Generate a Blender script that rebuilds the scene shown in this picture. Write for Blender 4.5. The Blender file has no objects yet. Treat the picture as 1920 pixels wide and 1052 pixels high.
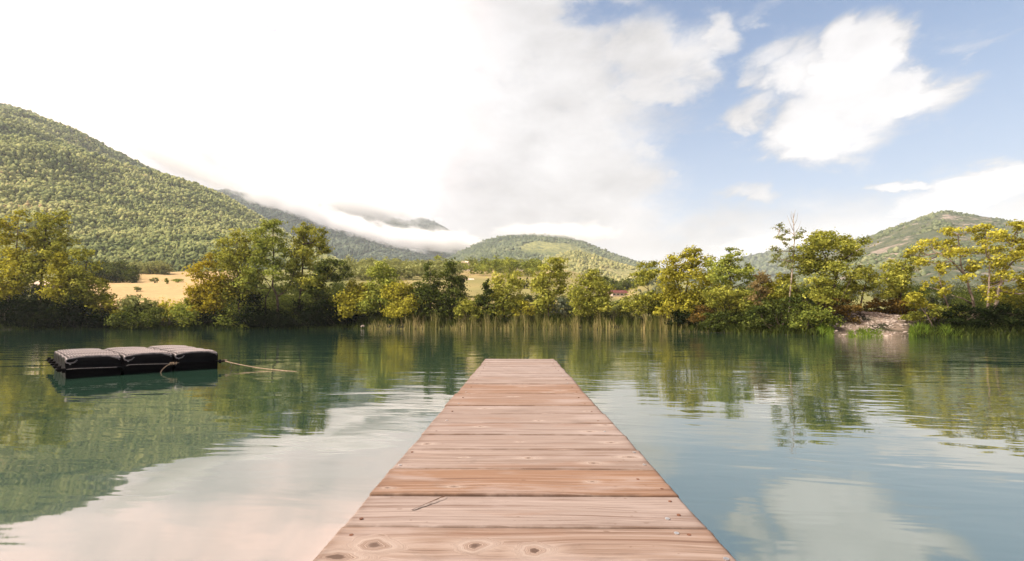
import bpy, math, random
import numpy as np
from mathutils import Vector, Matrix

random.seed(7)
rng = np.random.default_rng(11)
SC = bpy.context.scene
COL = SC.collection
R = math.radians

# ------------------------------------------------------------------ survey of the photograph
F, CX, HY, H = 853.0, 960.0, 599.0, 1.12      # focal length in photo pixels, principal column, horizon row, eye height


def at(px, py, Y):
    """A point of the place seen at photo pixel (px, py) when it lies Y metres ahead."""
    return np.array([(px - CX) / F * Y, Y, H - (py - HY) / F * Y])


def tag(o, label=None, cat=None, group=None, kind=None):
    if label: o['label'] = label
    if cat: o['category'] = cat
    if group: o['group'] = group
    if kind: o['kind'] = kind
    return o


def empty(name, loc=(0, 0, 0), rz=0.0):
    o = bpy.data.objects.new(name, None)
    o.location = loc
    o.rotation_euler = (0, 0, rz)
    o.empty_display_size = 0.3
    COL.objects.link(o)
    return o


class MB:
    """Collects geometry for ONE mesh object."""

    def __init__(self):
        self.v, self.f, self.n, self.t = [], [], 0, []

    def add(self, V, Fc, tint=0.5):
        V = np.asarray(V, dtype=np.float64).reshape(-1, 3)
        for f in Fc:
            self.f.append([i + self.n for i in f])
        self.v.append(V)
        tt = np.asarray(tint, dtype=np.float32)
        self.t.append(np.full(len(V), tt, np.float32) if tt.ndim == 0 else tt)
        self.n += len(V)
        return self

    def box(self, lo, hi, tint=0.5, M=None):
        x0, y0, z0 = lo; x1, y1, z1 = hi
        V = np.array([(x0, y0, z0), (x1, y0, z0), (x1, y1, z0), (x0, y1, z0), (x0, y0, z1), (x1, y0, z1), (x1, y1, z1), (x0, y1, z1)], float)
        if M is not None:
            V = np.array([tuple(M @ Vector(p)) for p in V])
        return self.add(V, [(0, 3, 2, 1), (4, 5, 6, 7), (0, 1, 5, 4), (1, 2, 6, 5), (2, 3, 7, 6), (3, 0, 4, 7)], tint)

    def tube(self, pts, rad, n=7, tint=0.5, cap=True):
        pts = [np.asarray(p, float) for p in pts]
        m = len(pts)
        if not hasattr(rad, '__len__'): rad = [rad] * m
        rings = []
        ref = np.array([0.31, 0.2, 0.93])
        for i, p in enumerate(pts):
            d = pts[min(i + 1, m - 1)] - pts[max(i - 1, 0)]
            d = d / (np.linalg.norm(d) + 1e-9)
            if abs(d @ ref) > 0.97: ref = np.array([0.9, 0.3, 0.1])
            a = np.cross(d, ref); a /= np.linalg.norm(a) + 1e-9
            b = np.cross(d, a)
            ang = np.arange(n) * 2 * math.pi / n
            rings.append(p + rad[i] * (np.cos(ang)[:, None] * a + np.sin(ang)[:, None] * b))
        V = np.concatenate(rings)
        Fc = []
        for i in range(m - 1):
            for j in range(n):
                k = (j + 1) % n
                Fc.append((i * n + j, i * n + k, (i + 1) * n + k, (i + 1) * n + j))
        if cap:
            Fc.append(tuple(range(n - 1, -1, -1)))
            Fc.append(tuple((m - 1) * n + j for j in range(n)))
        return self.add(V, Fc, tint)

    def build(self, name, mat, parent=None, smooth=False):
        me = bpy.data.meshes.new(name)
        V = np.concatenate(self.v) if self.v else np.zeros((0, 3))
        me.from_pydata(V.tolist(), [], self.f)
        a = me.attributes.new('tint', 'FLOAT', 'POINT')
        if self.t: a.data.foreach_set('value', np.concatenate(self.t))
        if smooth:
            me.polygons.foreach_set('use_smooth', np.ones(len(me.polygons), bool))
        me.update()
        o = bpy.data.objects.new(name, me)
        COL.objects.link(o)
        if mat: me.materials.append(mat)
        if parent:
            o.parent = parent
            # geometry is given in world space: keep it there
            o.matrix_parent_inverse = (Matrix.Translation(parent.location) @ parent.rotation_euler.to_matrix().to_4x4()).inverted()
        return o


def fast_mesh(name, V, Fq, mat, attrs=None, parent=None, smooth=False):
    """Uniform polygon mesh from numpy arrays (Fq: n x 3 or n x 4)."""
    me = bpy.data.meshes.new(name)
    V = np.ascontiguousarray(V, dtype=np.float32)
    Fq = np.ascontiguousarray(Fq, dtype=np.int32)
    k = Fq.shape[1]
    me.vertices.add(len(V)); me.vertices.foreach_set('co', V.ravel())
    me.loops.add(Fq.size); me.loops.foreach_set('vertex_index', Fq.ravel())
    me.polygons.add(len(Fq))
    me.polygons.foreach_set('loop_start', np.arange(0, Fq.size, k, dtype=np.int32))
    me.update(calc_edges=True)
    if smooth:
        me.polygons.foreach_set('use_smooth', np.ones(len(Fq), bool))
    for nm, arr in (attrs or {}).items():
        arr = np.ascontiguousarray(arr, dtype=np.float32)
        if arr.ndim == 1:
            me.attributes.new(nm, 'FLOAT', 'POINT').data.foreach_set('value', arr)
        else:
            if arr.shape[1] == 3: arr = np.concatenate([arr, np.ones((len(arr), 1), np.float32)], 1)
            me.attributes.new(nm, 'FLOAT_COLOR', 'POINT').data.foreach_set('color', arr.ravel())
    if mat: me.materials.append(mat)
    o = bpy.data.objects.new(name, me)
    COL.objects.link(o)
    if parent:
        o.parent = parent
        o.matrix_parent_inverse = (Matrix.Translation(parent.location) @ parent.rotation_euler.to_matrix().to_4x4()).inverted()
    return o


# ------------------------------------------------------------------ node helpers
class NT:
    def __init__(self, tree):
        self.t = tree
        self.N, self.L = tree.nodes, tree.links

    def node(self, kind, **kw):
        n = self.N.new(kind)
        for k, v in kw.items(): setattr(n, k, v)
        return n

    def put(self, sock, v):
        if v is None: return
        if isinstance(v, bpy.types.NodeSocket): self.L.new(v, sock)
        else:
            if hasattr(sock, 'default_value'):
                if sock.type == 'RGBA' and len(v) == 3: v = (*v, 1)
                sock.default_value = v

    def m(self, op, a, b=None, c=None, clamp=False):
        n = self.node('ShaderNodeMath', operation=op, use_clamp=clamp)
        for i, v in enumerate((a, b, c)): self.put(n.inputs[i], v)
        return n.outputs[0]

    def vm(self, op, a, b=None):
        n = self.node('ShaderNodeVectorMath', operation=op)
        self.put(n.inputs[0], a)
        if b is not None: self.put(n.inputs[1], b)
        return n.outputs[0]

    def ss(self, v, a, b, lo=0.0, hi=1.0, kind='SMOOTHSTEP'):
        n = self.node('ShaderNodeMapRange', interpolation_type=kind)
        for i, q in enumerate((v, a, b, lo, hi)): self.put(n.inputs[i], q)
        return n.outputs[0]

    def mix(self, f, a, b, blend='MIX'):
        n = self.node('ShaderNodeMix', data_type='RGBA', blend_type=blend)
        self.put(n.inputs[0], f); self.put(n.inputs[6], a); self.put(n.inputs[7], b)
        return n.outputs[2]

    def noise(self, vec, scale, detail=4.0, rough=0.55, dist=0.0, out=0):
        n = self.node('ShaderNodeTexNoise')
        self.put(n.inputs['Vector'], vec)
        n.inputs['Scale'].default_value = scale
        n.inputs['Detail'].default_value = detail
        n.inputs['Roughness'].default_value = rough
        n.inputs['Distortion'].default_value = dist
        return n.outputs[out]

    def ramp(self, f, stops):
        n = self.node('ShaderNodeValToRGB')
        e = n.color_ramp.elements
        while len(e) < len(stops): e.new(0.5)
        for i, (p, c) in enumerate(stops):
            e[i].position = p; e[i].color = (*c, 1)
        self.put(n.inputs[0], f)
        return n.outputs[0]

    def comb(self, x, y, z):
        n = self.node('ShaderNodeCombineXYZ')
        for i, v in enumerate((x, y, z)): self.put(n.inputs[i], v)
        return n.outputs[0]

    def sep(self, v):
        n = self.node('ShaderNodeSeparateXYZ'); self.put(n.inputs[0], v)
        return n.outputs

    def attr(self, name):
        return self.node('ShaderNodeAttribute', attribute_name=name)


def new_mat(name):
    m = bpy.data.materials.new(name)
    m.use_nodes = True
    m.node_tree.nodes.clear()
    T = NT(m.node_tree)
    out = T.node('ShaderNodeOutputMaterial')
    return m, T, out


def principled(T, out, col, rough=0.7, spec=0.3, normal=None):
    b = T.node('ShaderNodeBsdfPrincipled')
    T.put(b.inputs['Base Color'], col)
    T.put(b.inputs['Roughness'], rough)
    b.inputs['Specular IOR Level'].default_value = spec
    if normal is not None: T.put(b.inputs['Normal'], normal)
    T.L.new(b.outputs[0], out.inputs[0])
    return b


def bump(T, h, dist, strength=1.0):
    n = T.node('ShaderNodeBump')
    n.inputs['Strength'].default_value = strength
    n.inputs['Distance'].default_value = dist
    T.put(n.inputs['Height'], h)
    return n.outputs[0]


def plain_mat(name, c0, c1, scale=6.0, rough=0.75, spec=0.25, bmp=0.0):
    m, T, out = new_mat(name)
    tc = T.node('ShaderNodeTexCoord').outputs['Object']
    n = T.noise(tc, scale, 6, 0.6)
    col = T.mix(T.ss(n, 0.3, 0.7), c0, c1)
    nr = bump(T, n, bmp) if bmp else None
    principled(T, out, col, rough, spec, nr)
    return m


# ------------------------------------------------------------------ leaf materials
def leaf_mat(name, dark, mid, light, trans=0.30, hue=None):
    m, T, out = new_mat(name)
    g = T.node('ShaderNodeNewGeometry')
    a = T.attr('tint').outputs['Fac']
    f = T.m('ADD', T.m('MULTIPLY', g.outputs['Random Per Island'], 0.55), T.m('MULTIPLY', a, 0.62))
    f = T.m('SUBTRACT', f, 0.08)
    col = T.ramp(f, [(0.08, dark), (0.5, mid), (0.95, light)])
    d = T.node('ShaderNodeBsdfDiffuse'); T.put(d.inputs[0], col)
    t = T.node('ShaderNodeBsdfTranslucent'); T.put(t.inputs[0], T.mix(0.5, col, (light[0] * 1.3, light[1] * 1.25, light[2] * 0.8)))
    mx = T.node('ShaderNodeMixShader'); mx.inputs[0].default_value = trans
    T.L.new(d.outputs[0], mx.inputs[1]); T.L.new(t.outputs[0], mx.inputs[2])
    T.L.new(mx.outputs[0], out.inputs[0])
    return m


LEAF = {
    'olive':  leaf_mat('leaf_olive', (0.034, 0.044, 0.008), (0.200, 0.212, 0.036), (0.460, 0.430, 0.074)),
    'green':  leaf_mat('leaf_green', (0.022, 0.036, 0.008), (0.140, 0.172, 0.032), (0.360, 0.375, 0.068)),
    'dark':   leaf_mat('leaf_dark', (0.007, 0.012, 0.004), (0.036, 0.050, 0.012), (0.130, 0.150, 0.032), 0.3),
    'shade':  leaf_mat('leaf_bank_shade', (0.003, 0.005, 0.002), (0.009, 0.014, 0.004), (0.036, 0.045, 0.012), 0.2),  # deep shade of the bank put into the leaf colour itself
    'yellow': leaf_mat('leaf_yellow', (0.056, 0.058, 0.007), (0.270, 0.255, 0.032), (0.520, 0.455, 0.058)),
    'gold':   leaf_mat('leaf_gold', (0.080, 0.068, 0.008), (0.270, 0.225, 0.022), (0.500, 0.390, 0.040)),
    'rust':   leaf_mat('leaf_rust', (0.030, 0.018, 0.006), (0.100, 0.070, 0.022), (0.210, 0.130, 0.025), 0.3),
    'brown':  leaf_mat('leaf_brown', (0.060, 0.042, 0.018), (0.150, 0.110, 0.045), (0.270, 0.200, 0.080), 0.3),
    'pale':   leaf_mat('leaf_pale', (0.060, 0.070, 0.022), (0.180, 0.195, 0.066), (0.340, 0.345, 0.125)),
    'sage':   leaf_mat('leaf_sage', (0.045, 0.055, 0.030), (0.110, 0.130, 0.080), (0.210, 0.225, 0.150), 0.3),
    'grass':  leaf_mat('leaf_grass', (0.035, 0.065, 0.008), (0.090, 0.150, 0.018), (0.190, 0.250, 0.035)),
    'reed':   leaf_mat('leaf_reed', (0.030, 0.042, 0.010), (0.140, 0.140, 0.042), (0.430, 0.340, 0.150), 0.3),
}
BARK = plain_mat('bark_brown', (0.030, 0.022, 0.015), (0.085, 0.062, 0.045), 3.0, 0.9, 0.1)
BARK_PALE = plain_mat('bark_pale', (0.16, 0.125, 0.09), (0.34, 0.28, 0.21), 3.0, 0.85, 0.1)
BARK_GREY = plain_mat('bark_grey', (0.10, 0.075, 0.055), (0.26, 0.20, 0.15), 3.0, 0.88, 0.1)

# ------------------------------------------------------------------ terrain
SHX = [-260, 0, 400, 660, 760, 1000, 1240, 1400, 1560, 1700, 1920, 2200]
SHY = [617.6, 618, 617, 616.4, 617, 617, 620, 626, 630, 631, 633, 635]
SH_AZ = np.array([math.atan2(p - CX, F) for p in SHX])
SH_R = np.array([(H * F / (y - HY)) / math.cos(a) for y, a in zip(SHY, SH_AZ)])


def shore_r(az): return np.interp(az, SH_AZ, SH_R)
def shoreY(px): return float(np.interp(px, SHX, [H * F / (y - HY) for y in SHY]))


_oct = [(rng.normal(size=(6, 2)), rng.uniform(0, 6.28, 6)) for _ in range(9)]


def fbm(x, y, scale, octs=5, rough=0.5):
    """Smooth pseudo-noise in about -1..1 (sums of rotated sines)."""
    x = np.asarray(x, float) / scale; y = np.asarray(y, float) / scale
    s = 0; a = 1.0; tot = 0
    for k in range(octs):
        W, P = _oct[k]
        q = 0
        for (wx, wy), p in zip(W, P): q = q + np.sin(wx * x * 1.7 + wy * y * 1.7 + p)
        s = s + a * q / 2.6; tot += a
        a *= rough; x = x * 2.03 + 3.1; y = y * 2.03 - 1.7
    return s / tot


GY = [-50, -1.2, 0, 1.0, 6, 14, 40, 100, 170, 350, 560, 900, 7000]     # distance behind the waterline
GZ = [-2.5, -0.35, 0.0, 0.50, 0.85, 1.0, 5.8, 13.5, 24, 46, 60, 72, 90]


def ground_z(x, y):
    x = np.asarray(x, float); y = np.asarray(y, float)
    r = np.hypot(x, y); az = np.arctan2(x, y)
    d = r - shore_r(az)
    d = d * np.where(d > 8, np.cos(np.clip(np.abs(az), 0, R(50))), 1.0)
    z = np.interp(d, GY, GZ)
    px = CX + F * np.tan(np.clip(az, -1.3, 1.3))
    z = z * (1 - 0.42 * np.exp(-((px - 1160) / 60.0) ** 2) * (d > 14))
    z = z * (1 - 0.45 * np.clip((px - 1200) / 80, 0, 1) * np.clip((d - 12) / 12, 0, 1))
    # the gravel bank on the right rises higher and more gently
    b = np.exp(-((px - 1640) / 150.0) ** 4)
    zb = np.interp(d, [-50, -1, 0, 1.2, 3.0, 5.0, 7, 14, 40, 100, 7000], [-2.5, -.3, 0.0, 0.22, 0.85, 1.5, 1.75, 1.6, 3.2, 7.4, 40])
    z = z * (1 - b) + np.where(d < 40, zb, z) * b
    z = z + np.where(d > 0, fbm(x, y, 2.2, 3) * 0.10 * np.clip(d, 0, 2), 0) + np.where(d > 25, fbm(x, y, 60, 3) * 0.9, 0)
    return z


def build_ground():
    az = np.concatenate([np.linspace(R(-88), R(-52), 30, endpoint=False), np.linspace(R(-52), R(52), 420), np.linspace(R(52), R(88), 31)[1:]])
    rr = np.concatenate([np.linspace(20, 26, 6, endpoint=False), np.linspace(26, 66, 190, endpoint=False), np.geomspace(66, 7000, 130)])
    A, RR = np.meshgrid(az, rr, indexing='ij')
    X, Y = np.sin(A) * RR, np.cos(A) * RR
    Z = ground_z(X, Y)
    V = np.stack([X, Y, Z], -1).reshape(-1, 3)
    na, nr = len(az), len(rr)
    i = np.arange(na - 1)[:, None] * nr + np.arange(nr - 1)[None]
    Fq = np.stack([i, i + nr, i + nr + 1, i + 1], -1).reshape(-1, 4)[:, ::-1]
    px = (CX + F * np.tan(A)).ravel()
    d = (RR - shore_r(A)).ravel()
    x, y = X.ravel(), Y.ravel()
    soil = np.array([0.022, 0.022, 0.012]); green = np.array([0.13, 0.135, 0.045]); gold = np.array([0.325, 0.230, 0.110]); grav = np.array([0.20, 0.15, 0.115])
    w = np.clip((d - 14) / 12, 0, 1)[:, None]
    f = np.clip(0.55 + 0.9 * fbm(x, y, 55, 3), 0, 1)[:, None]
    fld = np.clip((px - 120) / 40, 0, 1) * np.clip((470 - px) / 40, 0, 1) * np.clip((d - 22) / 15, 0, 1)
    mid = np.clip((px - 640) / 60, 0, 1) * np.clip((1230 - px) / 60, 0, 1)
    f = np.maximum(np.clip(f * 0.15 + (f * 0.45 + 0.22) * mid[:, None], 0, 1), fld[:, None])
    meadow = green * (1 - f) + gold * f
    C = soil * (1 - w) + meadow * w
    g = np.exp(-((px - 1632 - 6 * d) / 62.0) ** 4) * (d < 7.5) * (d > -1)
    g = g * np.clip(0.75 + 0.9 * fbm(x, y, 0.9, 4), 0, 1)
    C = C * (1 - g[:, None]) + grav * g[:, None]
    m, T, out = new_mat('ground_earth')
    c = T.attr('col').outputs['Color']
    tc = T.node('ShaderNodeTexCoord').outputs['Object']
    n1 = T.noise(tc, 0.9, 8, 0.7)
    n2 = T.noise(tc, 7.0, 4, 0.7)
    n3 = T.noise(tc, 0.05, 6, 0.7)
    k = T.m('ADD', T.m('MULTIPLY', n1, 0.8), T.m('ADD', T.m('MULTIPLY', n2, 0.6), T.m('MULTIPLY', n3, 0.7)))
    col = T.mix(1.0, c, T.comb(k, k, k), 'MULTIPLY')
    principled(T, out, col, 0.95, 0.05, bump(T, n1, 0.12))
    o = fast_mesh('ground', V, Fq, m, {'col': C}, smooth=True)
    tag(o, 'far bank and rising farmland of dry golden fields beyond the lake', 'ground', kind='structure')
    return o


build_ground()

# ------------------------------------------------------------------ hills
def hill_mat(name, c0, c1, c2, rock, rock_amt, scale):
    m, T, out = new_mat(name)
    tc = T.node('ShaderNodeTexCoord').outputs['Object']
    big = T.noise(tc, 0.9 / scale, 5, 0.6)
    fine = T.noise(tc, 14.0 / scale, 6, 0.75)
    vor = T.node('ShaderNodeTexVoronoi'); T.put(vor.inputs['Vector'], tc); vor.inputs['Scale'].default_value = 28.0 / scale
    col = T.mix(T.ss(big, 0.36, 0.64), c0, c1)
    col = T.mix(T.ss(fine, 0.42, 0.62), col, c2)
    rk = T.ss(T.m('ADD', T.noise(tc, 3.2 / scale, 8, 0.7, 0.4), rock_amt), 0.60, 0.70)
    col = T.mix(rk, col, rock)
    principled(T, out, col, 0.95, 0.05, bump(T, T.m('ADD', fine, T.m('MULTIPLY', vor.outputs['Distance'], -0.6)), scale / 45.0))
    return m


HILLS = {}


def hill(name, label, ridge, base, mat, seed, gully=0.05, shape=1.0, nc=160, nr=60, back=0.7):
    """A hill lofted from its foot to its ridge line (px, py, Y) and down again behind it."""
    ridge = np.array(ridge, float); base = np.array(base, float)
    px = np.linspace(ridge[0, 0], ridge[-1, 0], nc)
    # smooth interpolation of the ridge
    ry = np.interp(px, ridge[:, 0], ridge[:, 1]); rY = np.interp(px, ridge[:, 0], ridge[:, 2])
    ker = np.hanning(7); ker /= ker.sum()
    ry = np.convolve(np.pad(ry, 3, 'edge'), ker, 'valid'); rY = np.convolve(np.pad(rY, 3, 'edge'), ker, 'valid')
    bY = np.interp(px, base[:, 0], base[:, 1])
    rx = (px - CX) / F * rY; rz = H - (ry - HY) / F * rY
    bx = (px - CX) / F * bY
    bz = ground_z(bx, bY) - 4
    s = np.concatenate([np.linspace(0, 1, nr), 1 + np.linspace(0, back, nr // 3)[1:]])
    S = s[None, :]
    X = bx[:, None] + (rx - bx)[:, None] * S
    Y = bY[:, None] + (rY - bY)[:, None] * S
    U = np.where(S <= 1, S, np.maximum(2 - S, 0))
    rel = (rz - bz)[:, None]
    Z = bz[:, None] + rel * U ** shape
    env = np.sin(np.clip(S, 0, 1) * math.pi) ** 0.8 * (S <= 1)
    L = np.median(rY) * 0.13
    g = fbm(X + seed * 977, Y * 0.35 + seed * 311, L, 5, 0.55)
    Z = Z + g * gully * np.abs(rel) * env
    rough = fbm(X + seed * 131, Y + seed * 57, L * 0.12, 3, 0.6)
    Z = Z + rough * 0.008 * np.abs(rel) * (S > 0.05)
    na, ns = X.shape
    V = np.stack([X, Y, Z], -1)
    i = np.arange(na - 1)[:, None] * ns + np.arange(ns - 1)[None]
    Fq = np.stack([i, i + ns, i + ns + 1, i + 1], -1).reshape(-1, 4)
    o = fast_mesh(name, V.reshape(-1, 3), Fq[:, ::-1], mat, smooth=True)
    tag(o, label, 'hill', kind='structure')
    HILLS[o.name] = (V, nr, g)
    return o


M_HILL_A = hill_mat('hillside_wooded', (0.055, 0.060, 0.020), (0.085, 0.085, 0.028), (0.035, 0.040, 0.016), (0.22, 0.18, 0.10), -0.12, 90)
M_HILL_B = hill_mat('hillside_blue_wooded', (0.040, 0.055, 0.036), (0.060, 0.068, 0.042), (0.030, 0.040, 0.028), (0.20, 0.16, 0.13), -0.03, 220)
M_HILL_D = hill_mat('hillside_meadows', (0.110, 0.130, 0.050), (0.240, 0.235, 0.090), (0.080, 0.098, 0.042), (0.34, 0.25, 0.17), -0.06, 260)
M_HILL_E = hill_mat('hillside_bright', (0.230, 0.220, 0.085), (0.340, 0.295, 0.130), (0.120, 0.135, 0.050), (0.34, 0.26, 0.17), -0.05, 200)
M_HILL_G = hill_mat('hillside_rocky', (0.085, 0.098, 0.058), (0.12, 0.12, 0.075), (0.060, 0.075, 0.045), (0.25, 0.205, 0.165), 0.085, 130)

hill('mountain', 'steep wooded mountainside sunlit on the left running up into the cloud',
     [(-700, 60, 900), (-350, 130, 880), (-120, 178, 880), (0, 197, 900), (60, 212, 920), (140, 246, 960), (220, 292, 1000), (300, 328, 1040), (380, 360, 1080), (440, 380, 1110), (500, 414, 1100), (560, 452, 1050), (640, 492, 950), (720, 520, 850)],
     [(-700, 190), (0, 225), (200, 235), (400, 250), (560, 330), (720, 430)], M_HILL_A, 1, 0.07, 0.95, 220, 110)
hill('mountain', 'shaded blue green mountain shoulder behind the sunlit slope under the fog bank',
     [(200, 420, 1850), (330, 372, 1850), (420, 356, 1800), (490, 368, 1800), (560, 390, 1800), (640, 420, 1850), (720, 442, 1900), (800, 462, 1950), (860, 484, 1950), (940, 510, 1900)],
     [(200, 1150), (600, 900), (940, 1000)], M_HILL_B, 2, 0.07, 1.0)
hill('mountain', 'distant dark peak showing through the gap in the clouds',
     [(540, 420, 3000), (600, 380, 3000), (640, 383, 3000), (690, 390, 3000), (730, 408, 3000), (765, 414, 3000), (790, 407, 3000), (820, 418, 3000), (850, 434, 3000), (885, 462, 2950), (980, 520, 2900)],
     [(540, 2300), (980, 2300)], M_HILL_B, 3, 0.05, 1.0)
hill('hill', 'broad rounded green hill in the middle with cloud on its top',
     [(740, 545, 1500), (790, 512, 1550), (830, 490, 1600), (870, 468, 1650), (910, 451, 1700), (950, 443, 1720), (1000, 440, 1750), (1060, 444, 1750), (1100, 456, 1720), (1150, 476, 1680), (1200, 494, 1650), (1270, 512, 1600), (1400, 535, 1600)],
     [(740, 800), (1000, 720), (1400, 800)], M_HILL_D, 4, 0.06, 1.05)
hill('hill', 'low bright green and straw coloured hill in front of the middle one',
     [(930, 530, 900), (990, 507, 920), (1030, 484, 940), (1060, 473, 950), (1085, 471, 950), (1120, 480, 950), (1180, 497, 940), (1250, 517, 930), (1340, 545, 900)],
     [(930, 560), (1340, 560)], M_HILL_E, 5, 0.07, 1.0)
hill('hill', 'far hazy blue ridge between the trees right of the middle',
     [(1290, 520, 2400), (1350, 500, 2400), (1400, 480, 2400), (1460, 470, 2400), (1530, 460, 2400), (1620, 448, 2400), (1700, 440, 2400), (1800, 460, 2400)],
     [(1290, 1500), (1800, 1500)], M_HILL_B, 6, 0.05, 1.0)
hill('hill', 'rocky hill with a pointed summit rising at the right behind the trees',
     [(1440, 545, 760), (1500, 510, 770), (1560, 476, 790), (1620, 446, 800), (1680, 425, 820), (1720, 411, 830), (1755, 399, 840), (1775, 396, 840), (1800, 401, 845), (1860, 409, 850), (1920, 419, 850), (2050, 432, 850), (2300, 470, 860), (2600, 520, 860)],
     [(1440, 330), (1700, 260), (2600, 260)], M_HILL_G, 7, 0.08, 1.0, 200, 90)

# ------------------------------------------------------------------ far forest (uncountable)
def ico(sub):
    import bmesh
    bm = bmesh.new(); bmesh.ops.create_icosphere(bm, subdivisions=sub, radius=1.0)
    V = np.array([v.co[:] for v in bm.verts]); bm.verts.ensure_lookup_table()
    Fq = np.array([[v.index for v in f.verts] for f in bm.faces]); bm.free()
    return V, Fq


IV1, IF1 = ico(1)
IV2, IF2 = ico(2)


def blob_field(name, label, P, size, tint, mat, proto=1, tall=1.2, seed=0):
    Vp, Fp = (IV1, IF1) if proto == 1 else (IV2, IF2)
    r = np.random.default_rng(seed)
    n, k = len(P), len(Vp)
    jit = 1 + 0.42 * r.normal(size=(n, k, 1)).clip(-1.6, 1.6)
    ang = r.uniform(0, 6.28, n); ca, sa = np.cos(ang)[:, None], np.sin(ang)[:, None]
    Q = Vp[None] * jit
    x = Q[..., 0] * ca - Q[..., 1] * sa; y = Q[..., 0] * sa + Q[..., 1] * ca
    z = Q[..., 2] * tall * r.uniform(0.8, 1.3, (n, 1)) + tall * 0.55
    V = np.stack([x, y, z], -1) * size[:, None, None] + P[:, None, :]
    Fq = (Fp[None] + (np.arange(n) * k)[:, None, None]).reshape(-1, 3)
    tv = np.repeat(tint, k) + 0.12 * r.normal(size=n * k)
    o = fast_mesh(name, V.reshape(-1, 3), Fq, mat, {'tint': tv})
    tag(o, label, 'forest', kind='stuff')
    return o


def forest_mat(name, stops):
    m, T, out = new_mat(name)
    a = T.attr('tint').outputs['Fac']
    col = T.ramp(a, stops)
    d = T.node('ShaderNodeBsdfDiffuse'); T.put(d.inputs[0], col)
    T.L.new(d.outputs[0], out.inputs[0])
    return m


M_FOREST = forest_mat('forest_mixed', [(0.0, (0.050, 0.065, 0.026)), (0.3, (0.140, 0.160, 0.060)), (0.6, (0.235, 0.240, 0.088)), (0.85, (0.285, 0.272, 0.108)), (1.0, (0.310, 0.215, 0.110))])
M_FOREST_FAR = forest_mat('forest_far', [(0.0, (0.045, 0.062, 0.038)), (0.5, (0.105, 0.125, 0.066)), (1.0, (0.200, 0.205, 0.105))])
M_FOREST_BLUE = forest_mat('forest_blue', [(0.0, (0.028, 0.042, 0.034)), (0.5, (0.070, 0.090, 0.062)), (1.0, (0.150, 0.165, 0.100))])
M_FOREST_DRY = forest_mat('forest_dry', [(0.0, (0.080, 0.090, 0.036)), (0.5, (0.200, 0.200, 0.076)), (1.0, (0.340, 0.295, 0.120))])


def scatter(name, n, seed, keep=1.0, pxr=(-500, 2400), smax=1.0, pw=1.0):
    V, nr, g = HILLS[name]
    r = np.random.default_rng(seed)
    nc = V.shape[0]
    u = r.uniform(0, nc - 1.001, n); s = (r.uniform(0, 1, n) ** pw) * (nr - 1.001) * smax
    i, j = u.astype(int), s.astype(int); fu, fs = (u - i)[:, None], (s - j)[:, None]
    P = (V[i, j] * (1 - fu) + V[i + 1, j] * fu) * (1 - fs) + (V[i, j + 1] * (1 - fu) + V[i + 1, j + 1] * fu) * fs
    px = CX + F * P[:, 0] / P[:, 1]
    ok = (px > pxr[0]) & (px < pxr[1])
    return P[ok], (s / (nr - 1))[ok]


P, s = scatter('mountain', 150000, 21, pxr=(-420, 760), pw=1.15)
t = np.clip(0.48 + 0.24 * fbm(P[:, 0], P[:, 1], 150, 4) + 0.22 * fbm(P[:, 0] + 99, P[:, 1], 26, 3) + 0.10 * rng.normal(size=len(P)) - 0.45 * np.exp(-s / 0.06), 0, 1)
blob_field('forest', 'mixed green and olive forest covering the sunlit mountainside at left', P, (P[:, 1] * 0.0013 + 0.62) * (0.45 + 1.25 * rng.uniform(size=len(P)) ** 2.2), t, M_FOREST, 1, 1.15, 5)
P, s = scatter('mountain.001', 16000, 22)
blob_field('forest', 'blue green forest on the shaded mountain shoulder under the fog', P - np.array([0, 0, 3.]), 5.2 * rng.uniform(0.6, 1.3, len(P)), np.clip(0.22 + 0.25 * fbm(P[:, 0], P[:, 1], 180, 4) + 0.15 * rng.normal(size=len(P)), 0, 1), M_FOREST_BLUE, 1, 1.0, 6)
P, s = scatter('mountain.002', 3500, 23)
blob_field('forest', 'dark forest on the distant peak between the clouds', P - np.array([0, 0, 4.]), 6 * rng.uniform(0.6, 1.3, len(P)), np.clip(0.25 + 0.15 * rng.normal(size=len(P)), 0, 1), M_FOREST_BLUE, 1, 0.9, 7)
P, s = scatter('hill', 20000, 24)
q = fbm(P[:, 0], P[:, 1], 230, 4)
ok = (q > -0.25) | (s > 0.75)
P, q = P[ok], q[ok]
blob_field('forest', 'woods in patches over the rounded middle hill', P - np.array([0, 0, 2.5]), 4.6 * rng.uniform(0.5, 1.3, len(P)), np.clip(0.42 - 0.35 * q + 0.15 * rng.normal(size=len(P)), 0, 1), M_FOREST_FAR, 1, 1.0, 8)
P, s = scatter('hill.001', 7000, 25)
q = fbm(P[:, 0] + 500, P[:, 1], 90, 4)
ok = q > -0.15
blob_field('forest', 'scattered light green scrub on the low bright hill', (P - np.array([0, 0, 1.5]))[ok], (2.7 * rng.uniform(0.5, 1.3, len(P)))[ok], np.clip(0.6 - 0.3 * q + 0.15 * rng.normal(size=len(P)), 0, 1)[ok], M_FOREST_DRY, 1, 1.0, 9)
P, s = scatter('hill.002', 4000, 26)
blob_field('forest', 'hazy woods on the far blue ridge right of the middle', P - np.array([0, 0, 4.]), 9.0 * rng.uniform(0.6, 1.3, len(P)), np.clip(0.4 + 0.15 * rng.normal(size=len(P)), 0, 1), M_FOREST_FAR, 1, 0.9, 10)
P, s = scatter('hill.003', 20000, 27, pxr=(1400, 2500))
q = fbm(P[:, 0], P[:, 1] + 300, 75, 5, 0.65)
ok = q > 0.02 * (1 - s) + 0.07 + 0.22 * np.exp(-((s - 0.86) / 0.10) ** 2) * (np.abs(CX + F * P[:, 0] / P[:, 1] - 1790) < 120)
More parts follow.
